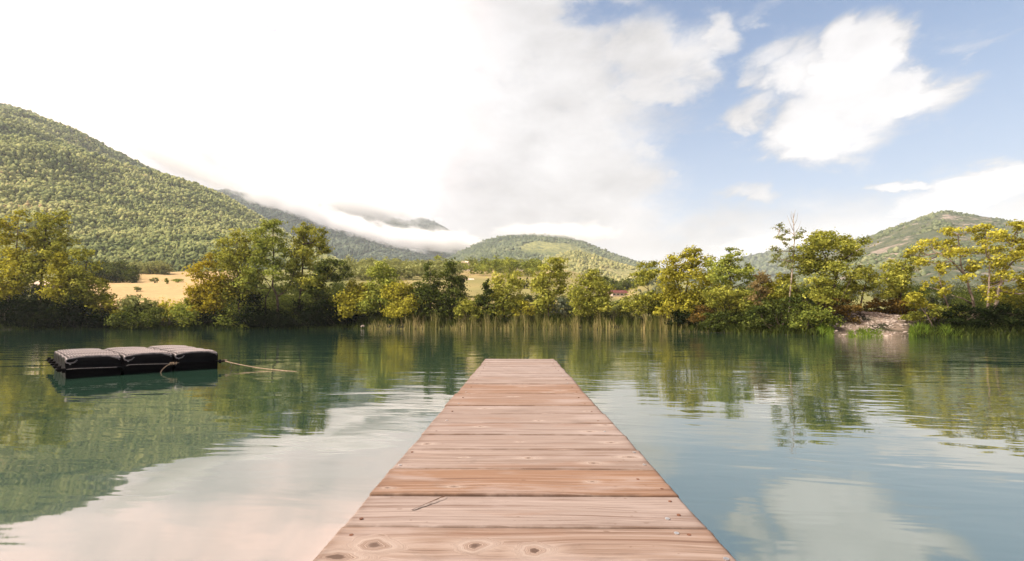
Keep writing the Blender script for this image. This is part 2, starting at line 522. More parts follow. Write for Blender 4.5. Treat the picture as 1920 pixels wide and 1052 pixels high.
blob_field('forest', 'scrubby woods between bare rocks on the right hill', (P - np.array([0, 0, 1.2]))[ok], (2.2 * rng.uniform(0.5, 1.35, len(P)))[ok], np.clip(0.45 + 0.2 * q + 0.15 * rng.normal(size=len(P)), 0, 1)[ok], M_FOREST_FAR, 1, 0.95, 11)

# ------------------------------------------------------------------ trees and shrubs
def leaves(lobes, size, dens, r, droop=0.0, aspect=1.0):
    """Leaf-sized quads clustered in small clumps around each lobe (centre, radii)."""
    Vs, Ts = [], []
    for c, rad, tn in lobes:
        area = rad[0] * rad[2] * math.pi
        n = int(dens * 7.8 * area / (size * size))
        n = max(n, 30)
        ns = max(6, int(6 + 1.7 * area / (size * size * 26)))
        d = r.normal(size=(ns, 3)); d /= np.linalg.norm(d, axis=1)[:, None]
        rr = r.uniform(0.2, 1.0, (ns, 1)) ** 0.55
        sub = d * rr * rad * 0.95
        st = tn + 0.17 * r.normal(size=ns)
        w = r.uniform(0.35, 1.8, ns); w /= w.sum()
        idx = r.choice(ns, n, p=w)
        spread = (0.17 + 0.16 * r.uniform(size=(ns, 1)))[idx]
        loc = r.normal(size=(n, 3))
        p = c + sub[idx] + loc * spread * rad * np.array([1.1, 1.1, 0.85])
        nrm = 0.75 * loc * np.array([1, 1, 1.3]) + 0.5 * d[idx] + 0.75 * r.normal(size=(n, 3)) + np.array([0, 0, 0.45])
        nrm /= np.linalg.norm(nrm, axis=1)[:, None]
        a = np.cross(nrm, r.normal(size=(n, 3))); a /= np.linalg.norm(a, axis=1)[:, None] + 1e-9
        a[:, 2] -= droop; a /= np.linalg.norm(a, axis=1)[:, None]
        b = np.cross(nrm, a)
        sz = size * r.uniform(0.55, 1.25, (n, 1))
        q = np.stack([p - a * sz * 0.62 * aspect, p + b * sz * 0.40, p + a * sz * 0.62 * aspect + nrm * sz * 0.08, p - b * sz * 0.40], 1)
        Vs.append(q.reshape(-1, 3)); Ts.append(np.repeat(np.clip(st[idx], 0, 1), 4))
    V = np.concatenate(Vs); T_ = np.concatenate(Ts)
    return V, np.arange(len(V)).reshape(-1, 4), T_


def plant(name, label, cat, kind, lobes, trunk=None, off=1.5, tr=0.10, bark=None, dens=1.0, group=None, leaf=0.20, seed=None, tint=0.5, stems=0, depth=0.75, twigs=2, part='trunk', crown='crown', aspect=1.0, extra=None, Y=None, fat=1.13, exr=0.62):
    """One plant: a tapered trunk with a limb to every leafy lobe, and a crown of leaves.
    lobes: (px, py, rx[, rz[, tint]]) as surveyed at distance Y."""
    r = np.random.default_rng(seed if seed is not None else abs(hash(label)) % 10 ** 6 if False else sum(map(ord, label)))
    bpx = trunk[0][0] if trunk else float(np.mean([l[0] for l in lobes]))
    if Y is None: Y = shoreY(bpx) + off
    k = Y / F
    xs = [l[0] for l in lobes]
    half = max(0.5, (max(xs) - min(xs)) / 2 + 12) * k
    L3 = []
    for i, l in enumerate(lobes):
        rx = l[2] * k * fat; rz = (l[3] if len(l) > 3 and l[3] else l[2]) * k * fat
        tn = l[4] if len(l) > 4 else tint
        dy = r.uniform(-1, 1) * half * depth * 0.8
        c = at(l[0], l[1], Y) + np.array([0, dy, 0])
        L3.append((c, np.array([rx, (rx + rz) / 2 * 1.1, rz]), tn))
    bz = float(ground_z((bpx - CX) * k, Y))
    root = empty(name, ((bpx - CX) * k, Y, bz))
    tag(root, label, cat, group)
    mb = MB()
    if trunk:
        pts = [at(p[0], p[1], Y) for p in trunk]
        pts[0][2] = bz - 0.1
        n = len(pts)
        fine = []
        for i in range(n - 1):
            for q in (0, 0.5): fine.append(pts[i] * (1 - q) + pts[i + 1] * q + (r.normal(size=3) * 0.02 * (i + q > 0)))
        fine.append(pts[-1])
        rad = np.linspace(tr, tr * 0.28, len(fine)); rad[0] *= 1.35
        mb.tube(fine, rad, 8)
        src = fine
    else:
        src = [np.array([(bpx - CX) * k, Y, bz - 0.05])]
    if extra:
        for e in extra:
            pts = [at(p[0], p[1], Y + r.uniform(-.2, .2)) for p in e]
            if len(e) > 2 and e[0][1] > 9999: pass
            rad = np.linspace(tr * exr, tr * exr * 0.33, len(pts))
            mb.tube(pts, rad, 7)
            src = src + pts[1:]
    for c, rad, tn in L3:
        cand = [(np.linalg.norm(c - p) + 2.0 * max(0, p[2] - c[2] + 0.15 * rad[2]), j) for j, p in enumerate(src)]
        j = min(cand)[1]
        s0 = src[j]
        L = np.linalg.norm(c - s0)
        mid = (s0 + c) / 2 + np.array([0, 0, -0.08 * L]) + r.normal(size=3) * 0.05 * L
        r0 = min(tr * 0.5, 0.018 + 0.022 * L) if trunk else 0.03
        mb.tube([s0, mid, c], [r0, r0 * 0.7, r0 * 0.4], 6, cap=False)
        for q in range(twigs):
            d = r.normal(size=3) * rad * 0.55 + np.array([0, 0, 0.3]) * rad
            e = c + d
            m_ = (c + mid) / 2 if q % 2 else c
            mb.tube([m_, (m_ + e) / 2 + r.normal(size=3) * 0.05, e], [r0 * 0.45, r0 * 0.3, r0 * 0.12], 5, cap=False)
    if not trunk:
        for q in range(max(3, stems)):
            b0 = np.array([(bpx - CX) * k + r.uniform(-.5, .5) * half, Y + r.uniform(-.3, .3), 0]); b0[2] = float(ground_z(b0[0], b0[1])) - 0.05
            c = L3[q % len(L3)][0]
            mb.tube([b0, (b0 + c) / 2 + r.normal(size=3) * 0.06, c], [0.035, 0.025, 0.012], 5, cap=False)
    mb.build(part if trunk else 'stem', bark or BARK, root, smooth=True)
    V, Fq, tt = leaves(L3, leaf * Y / 45.0, dens, r, aspect=aspect)
    # nothing grows below the ground
    gz = ground_z(V[:, 0], V[:, 1]); V[:, 2] = np.maximum(V[:, 2], np.maximum(gz, 0.0) + 0.02)
    fast_mesh(crown, V, Fq, LEAF[kind], {'tint': tt}, parent=root)
    return root


TREES = 'trees along the far bank'
BUSH = 'shrubs along the far bank'


def tree(label, kind, lobes, trunk, **kw):
    return plant(kw.pop('name', 'tree'), label, 'tree', kind, lobes, trunk, group=TREES, **kw)


def shrub(label, kind, lobes, **kw):
    kw.setdefault('off', 0.8); kw.setdefault('tint', 0.4)
    return plant('shrub', label, 'shrub', kind, lobes, None, group=BUSH, crown='foliage', **kw)


# --- far left
tree('tall olive tree just past the left edge of the photo', 'olive', [(-62, 440, 24), (-48, 418, 14, 14), (-76, 475, 26), (-48, 478, 24), (-62, 520, 30), (-90, 505, 24), (-40, 525, 22), (-60, 555, 28)], [(-58, 600), (-60, 540), (-58, 470), (-50, 420)], tr=0.16, off=3)
tree('tall yellow green tree with a leaning pale stem at the left edge', 'yellow', [(36, 404, 11, 14), (34, 425, 18, 16), (18, 448, 22, 18), (42, 455, 18), (12, 480, 24), (40, 488, 24, 20), (6, 512, 26, 20), (46, 520, 22, 18), (24, 540, 30, 16), (0, 545, 22, 15)], [(8, 590), (18, 548), (27, 500), (32, 450), (35, 405)], tr=0.13, off=2.5, bark=BARK_GREY, tint=0.42, fat=0.98)
tree('tallest pointed olive tree in the left group', 'olive', [(88, 396, 12, 13), (84, 414, 19, 16), (100, 420, 14), (74, 440, 20), (100, 446, 24, 18), (116, 462, 16, 14), (70, 468, 22), (92, 474, 28, 20), (112, 484, 14), (66, 500, 20), (84, 508, 26), (54, 532, 19)], [(74, 590), (77, 540), (82, 480), (85, 430), (88, 392)], tr=0.15, off=3, tint=0.5, fat=0.98)
tree('bright yellow green young tree in front of the left group', 'yellow', [(112, 484, 14, 13), (98, 496, 20), (118, 506, 18), (132, 522, 18), (106, 518, 19), (120, 540, 22), (112, 558, 15), (134, 552, 14)], [(112, 596), (111, 550), (110, 495)], tr=0.08, off=1.6, tint=0.35)
tree('slim leafy tree with a kinked top right of the left group', 'olive', [(168, 472, 8, 9), (164, 484, 14, 12), (172, 496, 9), (152, 508, 13), (164, 520, 16), (146, 532, 18), (166, 545, 18), (184, 532, 13), (182, 552, 14), (150, 560, 22)], [(150, 602), (150, 560), (158, 515), (166, 472)], tr=0.11, off=2, tint=0.45)
# --- gap with the golden field
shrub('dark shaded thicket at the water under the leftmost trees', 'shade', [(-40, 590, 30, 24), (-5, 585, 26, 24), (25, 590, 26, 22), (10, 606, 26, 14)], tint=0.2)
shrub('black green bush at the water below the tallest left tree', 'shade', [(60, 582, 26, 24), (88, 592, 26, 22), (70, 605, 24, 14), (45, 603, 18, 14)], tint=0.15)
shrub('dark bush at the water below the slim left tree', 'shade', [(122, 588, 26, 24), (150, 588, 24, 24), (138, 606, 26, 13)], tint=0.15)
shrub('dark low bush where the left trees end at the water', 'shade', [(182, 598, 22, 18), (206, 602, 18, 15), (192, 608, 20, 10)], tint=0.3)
shrub('sunlit straw green bush before the golden field', 'yellow', [(196, 580, 18, 14), (216, 576, 16, 14), (232, 572, 13, 13), (214, 590, 22, 12)], off=2.2, tint=0.45, aspect=1.5)
shrub('tall wispy sunlit grassy bush below the golden field', 'pale', [(252, 570, 14, 15), (270, 568, 12, 14), (244, 584, 18, 14), (285, 571, 11, 13)], off=2.5, tint=0.6, aspect=1.7)
shrub('round dark green bush at the water below the golden field', 'dark', [(262, 586, 20, 16), (288, 584, 22, 16), (304, 593, 16, 14), (275, 598, 28, 16), (246, 600, 18, 14)], tint=0.6)
shrub('straw yellow bush right of the round dark bush', 'yellow', [(312, 572, 12, 12), (326, 578, 12, 13), (322, 592, 12, 12)], off=1.8, tint=0.55)
shrub('grey green bush left of the big golden tree', 'green', [(348, 574, 15, 14), (338, 586, 16, 14), (358, 586, 18, 16), (345, 600, 22, 14)], tint=0.55)
# --- the big group left of the middle
tree('golden autumn tree at the left of the big group', 'gold', [(384, 494, 15, 17), (378, 514, 17), (398, 520, 20), (372, 545, 14), (392, 545, 22), (376, 566, 15, 14), (398, 566, 20), (416, 548, 18), (384, 580, 14, 10)], [(404, 604), (402, 565), (394, 525), (386, 492)], tr=0.10, off=1.6, tint=0.45)
tree('broad olive brown tree in the left half of the big group', 'olive', [(440, 446, 17, 14), (424, 462, 17), (448, 466, 20), (468, 448, 13), (420, 486, 20), (446, 494, 24), (470, 478, 18), (430, 516, 26), (462, 518, 22), (440, 546, 26), (468, 548, 18)], [(448, 604), (448, 560), (446, 510), (444, 450)], tr=0.16, off=2.6, tint=0.38, dens=0.85)
tree('tall green tree with a forked dark trunk in the big group', 'green', [(506, 424, 12, 9), (520, 422, 13, 10), (498, 440, 15, 12), (516, 444, 16, 13), (486, 452, 13), (506, 464, 20, 14), (528, 470, 12), (490, 482, 18, 14), (512, 492, 17, 12), (536, 488, 14), (490, 510, 18, 13), (528, 514, 18, 13), (548, 500, 13), (482, 532, 15), (544, 530, 16, 12)], [(521, 604), (521, 575), (519, 555), (511, 536), (512, 508), (513, 470), (512, 428)], tr=0.17, off=2.0, tint=0.55, extra=[[(520, 556), (533, 548), (546, 532), (552, 505)], [(497, 600), (498, 560), (508, 540), (492, 515)]])
tree('tall olive tree at the right of the big group', 'olive', [(568, 432, 17, 11), (584, 430, 12, 10), (606, 442, 14, 12), (556, 448, 15, 12), (578, 452, 18, 13), (600, 460, 17, 12), (560, 472, 16), (586, 478, 20, 14), (608, 474, 9), (566, 498, 18, 14), (596, 502, 18, 13), (556, 520, 16), (580, 528, 20, 14), (604, 530, 16)], [(560, 604), (562, 565), (566, 525), (568, 480), (570, 435)], tr=0.16, off=2.8, tint=0.42)
tree('dark green tree reaching out to the right of the big group', 'dark', [(622, 496, 16, 12), (640, 498, 13, 10), (650, 512, 9, 12), (630, 514, 16, 11), (606, 520, 16), (596, 545, 18), (612, 556, 18, 14), (584, 558, 18)], [(590, 604), (592, 560), (606, 530), (628, 506), (646, 502)], tr=0.12, off=2.4, tint=0.75)
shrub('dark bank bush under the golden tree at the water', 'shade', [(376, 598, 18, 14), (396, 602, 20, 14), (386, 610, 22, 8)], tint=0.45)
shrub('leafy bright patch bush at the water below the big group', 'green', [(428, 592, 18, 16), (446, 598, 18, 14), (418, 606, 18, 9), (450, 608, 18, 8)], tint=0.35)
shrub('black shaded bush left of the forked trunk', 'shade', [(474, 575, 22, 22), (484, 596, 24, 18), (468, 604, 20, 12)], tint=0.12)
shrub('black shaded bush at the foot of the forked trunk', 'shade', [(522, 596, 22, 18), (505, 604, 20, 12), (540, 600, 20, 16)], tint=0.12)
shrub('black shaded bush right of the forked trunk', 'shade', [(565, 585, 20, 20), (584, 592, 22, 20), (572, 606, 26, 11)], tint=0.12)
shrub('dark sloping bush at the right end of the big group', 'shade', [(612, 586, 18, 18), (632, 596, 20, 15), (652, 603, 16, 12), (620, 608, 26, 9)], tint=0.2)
# --- middle left
tree('feathery yellow green sapling right of the big group', 'yellow', [(662, 540, 12, 14), (650, 556, 14), (674, 552, 15), (660, 572, 18), (684, 570, 14)], [(668, 605), (667, 570), (663, 535)], tr=0.05, off=2.2, tint=0.4, aspect=1.4, fat=1.30)
tree('rounded bright green tree standing over the fog valley', 'green', [(718, 502, 12, 10), (708, 514, 15, 12), (728, 514, 12), (716, 530, 22, 16), (700, 546, 18), (728, 546, 16), (712, 564, 24, 18), (694, 572, 16)], [(714, 605), (713, 565), (716, 500)], tr=0.10, off=3, tint=0.72, fat=1.30)
tree('low yellow green tree left of the dark conifers', 'yellow', [(752, 538, 14, 12), (738, 552, 16), (764, 550, 15), (748, 566, 24, 16), (772, 568, 14), (752, 582, 22, 12)], [(752, 606), (751, 570), (752, 538)], tr=0.07, off=1.8, tint=0.38, fat=1.30)
tree('dark pointed evergreen left of the pair', 'dark', [(806, 506, 7, 10), (804, 522, 12, 11), (796, 540, 18, 12), (814, 538, 14, 12), (790, 556, 16), (808, 560, 24, 16), (806, 580, 26, 14)], [(807, 606), (807, 560), (806, 502)], tr=0.09, off=2.4, tint=0.65, name='evergreen_tree', fat=1.30)
tree('taller dark green evergreen right of the pair', 'dark', [(848, 496, 8, 8), (842, 510, 13, 11), (856, 520, 12, 10), (840, 530, 18, 12), (858, 540, 14), (846, 552, 20, 14), (832, 570, 18), (858, 566, 16), (846, 586, 24, 12)], [(846, 606), (847, 550), (848, 494)], tr=0.10, off=2.8, tint=0.8, name='evergreen_tree', fat=1.30)
shrub('low olive bush between the evergreens and the amber tree', 'olive', [(876, 566, 15, 13), (892, 572, 15, 14), (872, 584, 18, 14), (894, 590, 16, 12)], off=1.6, tint=0.35)
tree('small dark conifer left of the amber tree', 'dark', [(912, 532, 6, 9), (911, 545, 10, 10), (908, 560, 15, 12), (910, 578, 20, 14)], [(911, 606), (911, 570), (912, 528)], tr=0.06, off=1.8, tint=0.4, name='evergreen_tree')
tree('amber tinted tree with two crowns behind the reeds', 'olive', [(932, 518, 11, 10, 0.9), (928, 534, 15, 12, 0.8), (944, 544, 14, 12, 0.7), (964, 518, 14, 10, 0.6), (972, 530, 10, 10, 0.6), (958, 538, 14, 11, 0.6), (932, 560, 18, 14, 0.5), (958, 562, 18, 14, 0.5), (944, 582, 24, 12, 0.4)], [(946, 606), (945, 570), (942, 545), (936, 520)], tr=0.08, off=2.4, extra=[[(945, 570), (955, 545), (965, 518)]], fat=1.30)
shrub('small yellow green bush right of the amber tree', 'yellow', [(978, 572, 14, 10), (990, 582, 12, 9), (972, 586, 12, 8)], off=1.2, tint=0.3)
tree('bushy tree with a windswept crown over the reeds', 'olive', [(1042, 488, 14, 9), (1030, 498, 14, 9), (1052, 502, 12, 9), (1038, 512, 22, 11), (1010, 522, 12), (1006, 538, 15, 13), (1030, 536, 22, 15), (1052, 540, 12), (1018, 556, 20, 14), (1042, 562, 18, 13), (1026, 578, 20, 10)], [(1028, 606), (1028, 570), (1030, 530), (1040, 488)], tr=0.09, off=2.2, tint=0.55, fat=1.30)
shrub('pale sage bush right of the windswept tree', 'sage', [(1058, 566, 13, 10), (1050, 578, 14, 10), (1068, 582, 12, 10)], off=1.6, tint=0.35)
tree('wide rounded olive tree left of the red roofed house', 'olive', [(1112, 512, 10, 8), (1098, 522, 14, 10), (1120, 526, 14, 11), (1086, 538, 15, 12), (1108, 542, 20, 13), (1130, 546, 14, 12), (1076, 558, 14), (1098, 562, 20, 14), (1124, 566, 18, 12), (1140, 572, 10), (1104, 582, 24, 11)], [(1106, 606), (1106, 570), (1108, 515)], tr=0.10, off=2.2, tint=0.4, fat=1.30)
shrub('low green bush in front of the red roofed house', 'pale', [(1152, 574, 14, 10), (1164, 582, 14, 10), (1146, 588, 14, 8)], off=2.0, tint=0.25)
tree('small round topped tree on a thin bare trunk', 'olive', [(1212, 498, 14, 9), (1204, 510, 13, 9), (1220, 512, 11, 9), (1208, 522, 14, 8), (1196, 530, 10, 8)], [(1216, 606), (1216, 560), (1214, 525), (1212, 498)], tr=0.06, off=2.6, tint=0.45, fat=1.30)
shrub('leafy bush around the thin bare trunk', 'olive', [(1192, 556, 18, 14), (1212, 558, 18, 14), (1180, 574, 18, 14), (1204, 578, 22, 14), (1226, 576, 12)], off=1.6, tint=0.35)
# --- middle right
tree('large yellow olive tree with two rounded tops right of the middle', 'yellow', [(1306, 472, 14, 9), (1294, 484, 16, 11), (1316, 490, 15, 11), (1302, 502, 22, 13), (1264, 488, 12, 11), (1258, 504, 16, 13), (1276, 512, 18, 13), (1252, 528, 16, 14), (1290, 528, 24, 14), (1318, 522, 12), (1262, 548, 22, 15), (1298, 552, 24, 15), (1328, 548, 15), (1276, 570, 24, 14)], [(1284, 612), (1284, 570), (1290, 520), (1304, 474)], tr=0.10, off=2.6, tint=0.32, extra=[[(1284, 570), (1270, 530), (1263, 488)]], fat=1.30)
tree('rounded green tree between the two yellow olive trees', 'green', [(1368, 476, 17, 8), (1356, 488, 14, 11), (1380, 490, 14, 11), (1366, 502, 20, 12), (1350, 514, 14), (1382, 512, 15, 11), (1398, 506, 9), (1366, 524, 18, 11), (1402, 526, 9, 9)], [(1372, 614), (1372, 560), (1370, 520), (1368, 478)], tr=0.09, off=3.2, tint=0.7, fat=1.30)
shrub('golden green bush at the waterside right of the reeds', 'yellow', [(1252, 574, 14, 12), (1240, 582, 12, 10), (1262, 588, 14, 12)], off=0.6, tint=0.5)
shrub('tall tangled olive bush before the rounded green tree', 'olive', [(1342, 548, 18, 14), (1362, 546, 18, 13), (1386, 552, 20, 15), (1352, 566, 20, 14), (1384, 574, 20, 14), (1404, 556, 12)], off=1.8, tint=0.4)
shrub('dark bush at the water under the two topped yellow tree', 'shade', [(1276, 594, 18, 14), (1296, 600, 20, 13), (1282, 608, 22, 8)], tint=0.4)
shrub('brown dry bush at the water right of the dark one', 'rust', [(1318, 582, 16, 12), (1332, 590, 15, 12), (1312, 598, 16, 10)], off=0.9, tint=0.45)
shrub('dark leafy bush at the water below the tangled olive bush', 'dark', [(1340, 600, 18, 14), (1362, 596, 18, 16), (1384, 604, 20, 14), (1356, 614, 26, 8)], tint=0.4)
tree('brown withered small tree left of the pale trunked one', 'brown', [(1420, 520, 10, 10), (1432, 522, 10, 11), (1416, 538, 14, 12), (1434, 542, 13, 12), (1424, 560, 14, 12)], [(1428, 616), (1427, 570), (1424, 520)], tr=0.05, off=1.6, tint=0.5, dens=0.6, aspect=1.4)
tree('thin tall tree with a pale bare trunk and sparse leaves', 'pale', [(1470, 424, 9, 8), (1482, 430, 7, 6), (1496, 438, 7, 8), (1486, 446, 9, 6), (1454, 446, 9, 6), (1466, 452, 9, 6), (1476, 458, 6, 5), (1458, 470, 12, 8), (1474, 472, 9, 7), (1456, 484, 12, 9), (1476, 490, 11, 8), (1466, 500, 12, 8)], [(1479, 612), (1481, 560), (1485, 510), (1487, 470), (1489, 440), (1487, 400)], tr=0.075, off=1.7, bark=BARK_PALE, dens=0.55, tint=0.35, twigs=4, fat=1.1, leaf=0.17, exr=0.28, extra=[[(1487, 432), (1481, 418), (1476, 404)], [(1488, 424), (1494, 412), (1496, 399)], [(1487, 412), (1490, 402), (1491, 393)], [(1487, 418), (1483, 406), (1484, 396)], [(1488, 440), (1497, 428), (1502, 414)], [(1486, 470), (1470, 455), (1456, 444)]])
tree('great round domed olive tree at the right', 'olive', [(1552, 438, 16, 9), (1538, 446, 18, 11), (1566, 446, 20, 11), (1590, 448, 16, 9), (1524, 460, 20, 13), (1552, 462, 24, 14), (1582, 464, 22, 13), (1606, 460, 13, 10), (1620, 470, 10, 8), (1512, 478, 18, 13), (1536, 484, 24, 15), (1566, 484, 22, 13), (1600, 478, 16, 9), (1524, 502, 22, 14), (1552, 504, 20, 13)], [(1560, 608), (1562, 560), (1568, 520), (1576, 490), (1580, 455)], tr=0.12, off=3.4, tint=0.42, extra=[[(1568, 520), (1552, 495), (1540, 465)], [(1574, 495), (1592, 480), (1608, 466)]], fat=1.30)
shrub('wide olive thicket under the great domed tree', 'olive', [(1506, 522, 18, 14), (1496, 544, 20, 15), (1530, 530, 20, 14), (1556, 524, 18, 12), (1578, 516, 18, 12), (1592, 530, 14, 12), (1526, 556, 24, 14), (1558, 548, 22, 15), (1586, 550, 16, 12)], off=2.8, tint=0.38)
shrub('yellowish bush around the foot of the pale trunk', 'yellow', [(1452, 536, 14, 12), (1468, 522, 14, 12), (1446, 556, 16, 13), (1470, 556, 16, 14)], off=2.8, tint=0.25)
tree('small two branched tree left of the gravel bank', 'olive', [(1628, 504, 13, 8), (1616, 516, 13, 9), (1638, 520, 10, 8), (1626, 530, 15, 9), (1612, 544, 14, 10), (1634, 540, 9)], [(1612, 592), (1616, 560), (1624, 530), (1628, 505)], tr=0.07, off=3.6, tint=0.5, fat=1.30)
shrub('dark waterside thicket left of the gravel bank', 'dark', [(1430, 588, 20, 18), (1456, 578, 22, 18), (1484, 574, 22, 17), (1488, 592, 22, 16), (1444, 608, 26, 14), (1476, 612, 26, 12)], tint=0.55)
shrub('dark green spreading bush nearest the gravel bank', 'green', [(1516, 582, 20, 16), (1540, 592, 20, 16), (1508, 606, 24, 14), (1536, 612, 20, 12)], tint=0.25)
shrub('rusty brown bush on top of the gravel bank left', 'rust', [(1558, 572, 16, 11), (1578, 568, 18, 11), (1596, 572, 14, 10), (1572, 584, 22, 11), (1552, 592, 14, 10)], off=2.6, tint=0.5)
shrub('rusty orange bush on top of the gravel bank right', 'rust', [(1638, 570, 15, 9), (1660, 568, 20, 11), (1684, 572, 20, 11), (1650, 580, 20, 9), (1678, 584, 22, 9), (1704, 580, 14, 10)], off=5.2, tint=0.62)
shrub('small round tuft growing on the gravel', 'rust', [(1604, 602, 7, 6), (1610, 600, 6, 6)], off=2.0, tint=0.4, leaf=0.12)
# --- far right
tree('rounded tree standing behind the rusty bushes', 'olive', [(1698, 486, 9, 8), (1690, 498, 15, 10), (1708, 504, 12, 10), (1674, 510, 16, 11), (1694, 516, 18, 12), (1664, 528, 14, 12), (1684, 536, 20, 13), (1708, 530, 12), (1672, 550, 16, 10), (1696, 552, 16, 10)], [(1690, 590), (1689, 555), (1692, 520), (1698, 488)], tr=0.08, off=5.0, tint=0.5, fat=1.30)
tree('golden tree with a leaning trunk left of the rightmost tree', 'yellow', [(1790, 430, 13, 8), (1802, 436, 12, 8), (1776, 440, 13, 9), (1766, 452, 15, 10), (1794, 454, 18, 11), (1740, 466, 16, 9), (1728, 472, 10, 8), (1758, 474, 18, 11), (1786, 478, 17, 10), (1812, 474, 13, 9), (1738, 490, 14, 9), (1768, 496, 14, 9), (1802, 502, 17, 9), (1824, 504, 11, 8), (1786, 520, 14, 8)], [(1826, 606), (1825, 572), (1818, 540), (1808, 515), (1800, 480), (1796, 440)], tr=0.10, off=3.4, bark=BARK_GREY, tint=0.55, dens=0.85, fat=1.12, extra=[[(1808, 515), (1785, 490), (1760, 474)], [(1806, 508), (1824, 500)], [(1823, 570), (1806, 560), (1784, 553)]])
tree('slender stemmed sapling left of the leaning golden tree', 'yellow', [(1758, 512, 9, 8), (1768, 526, 10, 8), (1780, 536, 12, 8), (1764, 544, 9, 8), (1746, 536, 8, 8), (1774, 552, 8, 6)], [(1782, 604), (1776, 572), (1768, 545), (1760, 512)], tr=0.05, off=2.4, bark=BARK_GREY, tint=0.5, dens=0.75)
tree('large golden leaved tree with a double trunk at the right edge', 'yellow', [(1846, 428, 13, 8), (1838, 446, 15, 11), (1858, 448, 13, 11), (1828, 458, 10, 8), (1892, 424, 15, 9), (1910, 432, 16, 11), (1886, 444, 15, 11), (1904, 456, 16, 11), (1872, 470, 16, 11), (1896, 480, 18, 12), (1850, 494, 16, 12), (1876, 500, 18, 11), (1852, 518, 16, 10), (1884, 524, 20, 11), (1910, 520, 14, 10), (1862, 542, 20, 10), (1894, 546, 20, 10), (1846, 560, 11, 8), (1918, 545, 13, 10), (1925, 480, 16, 12)], [(1863, 618), (1866, 578), (1872, 545), (1880, 510), (1894, 480), (1902, 440)], tr=0.13, off=2.4, bark=BARK_GREY, tint=0.55, dens=0.85, fat=1.12, extra=[[(1851, 614), (1852, 575), (1854, 540), (1856, 490), (1850, 440)], [(1882, 510), (1898, 492), (1916, 478)]])
tree('golden tree just past the right edge of the photo', 'yellow', [(1960, 430, 24, 16), (1985, 455, 24, 18), (1950, 470, 22, 16), (1975, 500, 26, 18), (1945, 530, 20, 16), (1980, 545, 24, 16)], [(1968, 618), (1967, 560), (1966, 440)], tr=0.12, off=2.6, tint=0.55)
tree('little leaning tree by the water right of the gravel', 'yellow', [(1714, 556, 15, 8), (1700, 564, 10, 7), (1728, 564, 12, 7), (1716, 570, 15, 6), (1742, 576, 9, 6)], [(1750, 612), (1740, 594), (1728, 578), (1718, 560)], tr=0.045, off=1.6, bark=BARK_GREY, tint=0.35)
shrub('pale sage bush behind the little leaning tree', 'sage', [(1744, 562, 14, 10), (1762, 568, 13, 11), (1736, 576, 12, 9)], off=3.6, tint=0.4)
shrub('olive bush behind the little leaning tree', 'olive', [(1752, 584, 18, 12), (1776, 582, 18, 12), (1730, 594, 18, 10), (1704, 596, 16, 9)], off=2.6, tint=0.22)
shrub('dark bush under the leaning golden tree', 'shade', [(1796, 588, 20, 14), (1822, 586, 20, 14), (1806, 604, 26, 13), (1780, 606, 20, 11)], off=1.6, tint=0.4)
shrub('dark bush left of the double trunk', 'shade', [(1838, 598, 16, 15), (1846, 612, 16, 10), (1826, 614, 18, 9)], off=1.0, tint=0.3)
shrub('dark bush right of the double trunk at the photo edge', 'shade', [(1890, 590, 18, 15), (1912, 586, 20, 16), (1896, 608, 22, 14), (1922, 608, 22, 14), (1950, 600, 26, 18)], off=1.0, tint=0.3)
shrub('straw green bush behind the double trunk', 'olive', [(1886, 574, 16, 10), (1908, 568, 16, 11), (1930, 566, 18, 12)], off=3.4, tint=0.4)


# --- grass tufts at the right waterline
def grass_clump(label, px0, px1, py0, py1, n, seed):
    r = np.random.default_rng(seed)
    mb_v, tt = [], []
    px = r.uniform(px0, px1, n)
    Y = np.array([shoreY(p) for p in px]) + r.uniform(-0.12, 1.3, n)
    x = (px - CX) / F * Y
    z = np.maximum(ground_z(x, Y), 0) - 0.03
    env = np.clip(1 - ((px - (px0 + px1) / 2) / ((px1 - px0) / 2)) ** 2, 0.1, 1) ** 0.5
    h = 0.72 * (py1 - py0) / F * Y * r.uniform(0.4, 1.1, n) ** 1.3 * env * np.clip(0.8 + 0.5 * fbm(px, px * 0 + seed, 6, 3), 0.4, 1.2)
    dx, dy = r.normal(size=n) * 0.35 * h, r.normal(size=n) * 0.35 * h
    w = 0.016
    b = np.stack([x, Y, z], -1)
    m = b + np.stack([dx * 0.35, dy * 0.35, h * 0.65], -1)
    t_ = b + np.stack([dx, dy, h], -1)
    W = np.stack([np.full(n, w), r.normal(size=n) * w * 0.4, np.zeros(n)], -1)
    V = np.stack([b - W, b + W, m + W * 0.7, m - W * 0.7, t_ + W * 0.1, t_ - W * 0.1], 1)
    i = np.arange(n)[:, None] * 6
    Fq = np.concatenate([i + np.array([[0, 1, 2, 3]]), i + np.array([[3, 2, 4, 5]])])
    o = fast_mesh('grass_clump', V.reshape(-1, 3) - b.mean(0), Fq, LEAF['grass'], {'tint': np.repeat(r.uniform(0.2, 1, n), 6)})
    o.location = b.mean(0)
    tag(o, label, 'grass', 'grass clumps at the waterline')


grass_clump('bright green grass clump at the left end of the gravel shore', 1528, 1564, 606, 628, 700, 1)
grass_clump('low flat green grass strip on the gravel waterline', 1584, 1658, 618, 629, 1100, 2)
grass_clump('tall bright green grass clump right of the gravel shore', 1704, 1762, 604, 630, 1300, 3)
grass_clump('green grass clump below the slender sapling', 1756, 1808, 608, 632, 900, 4)


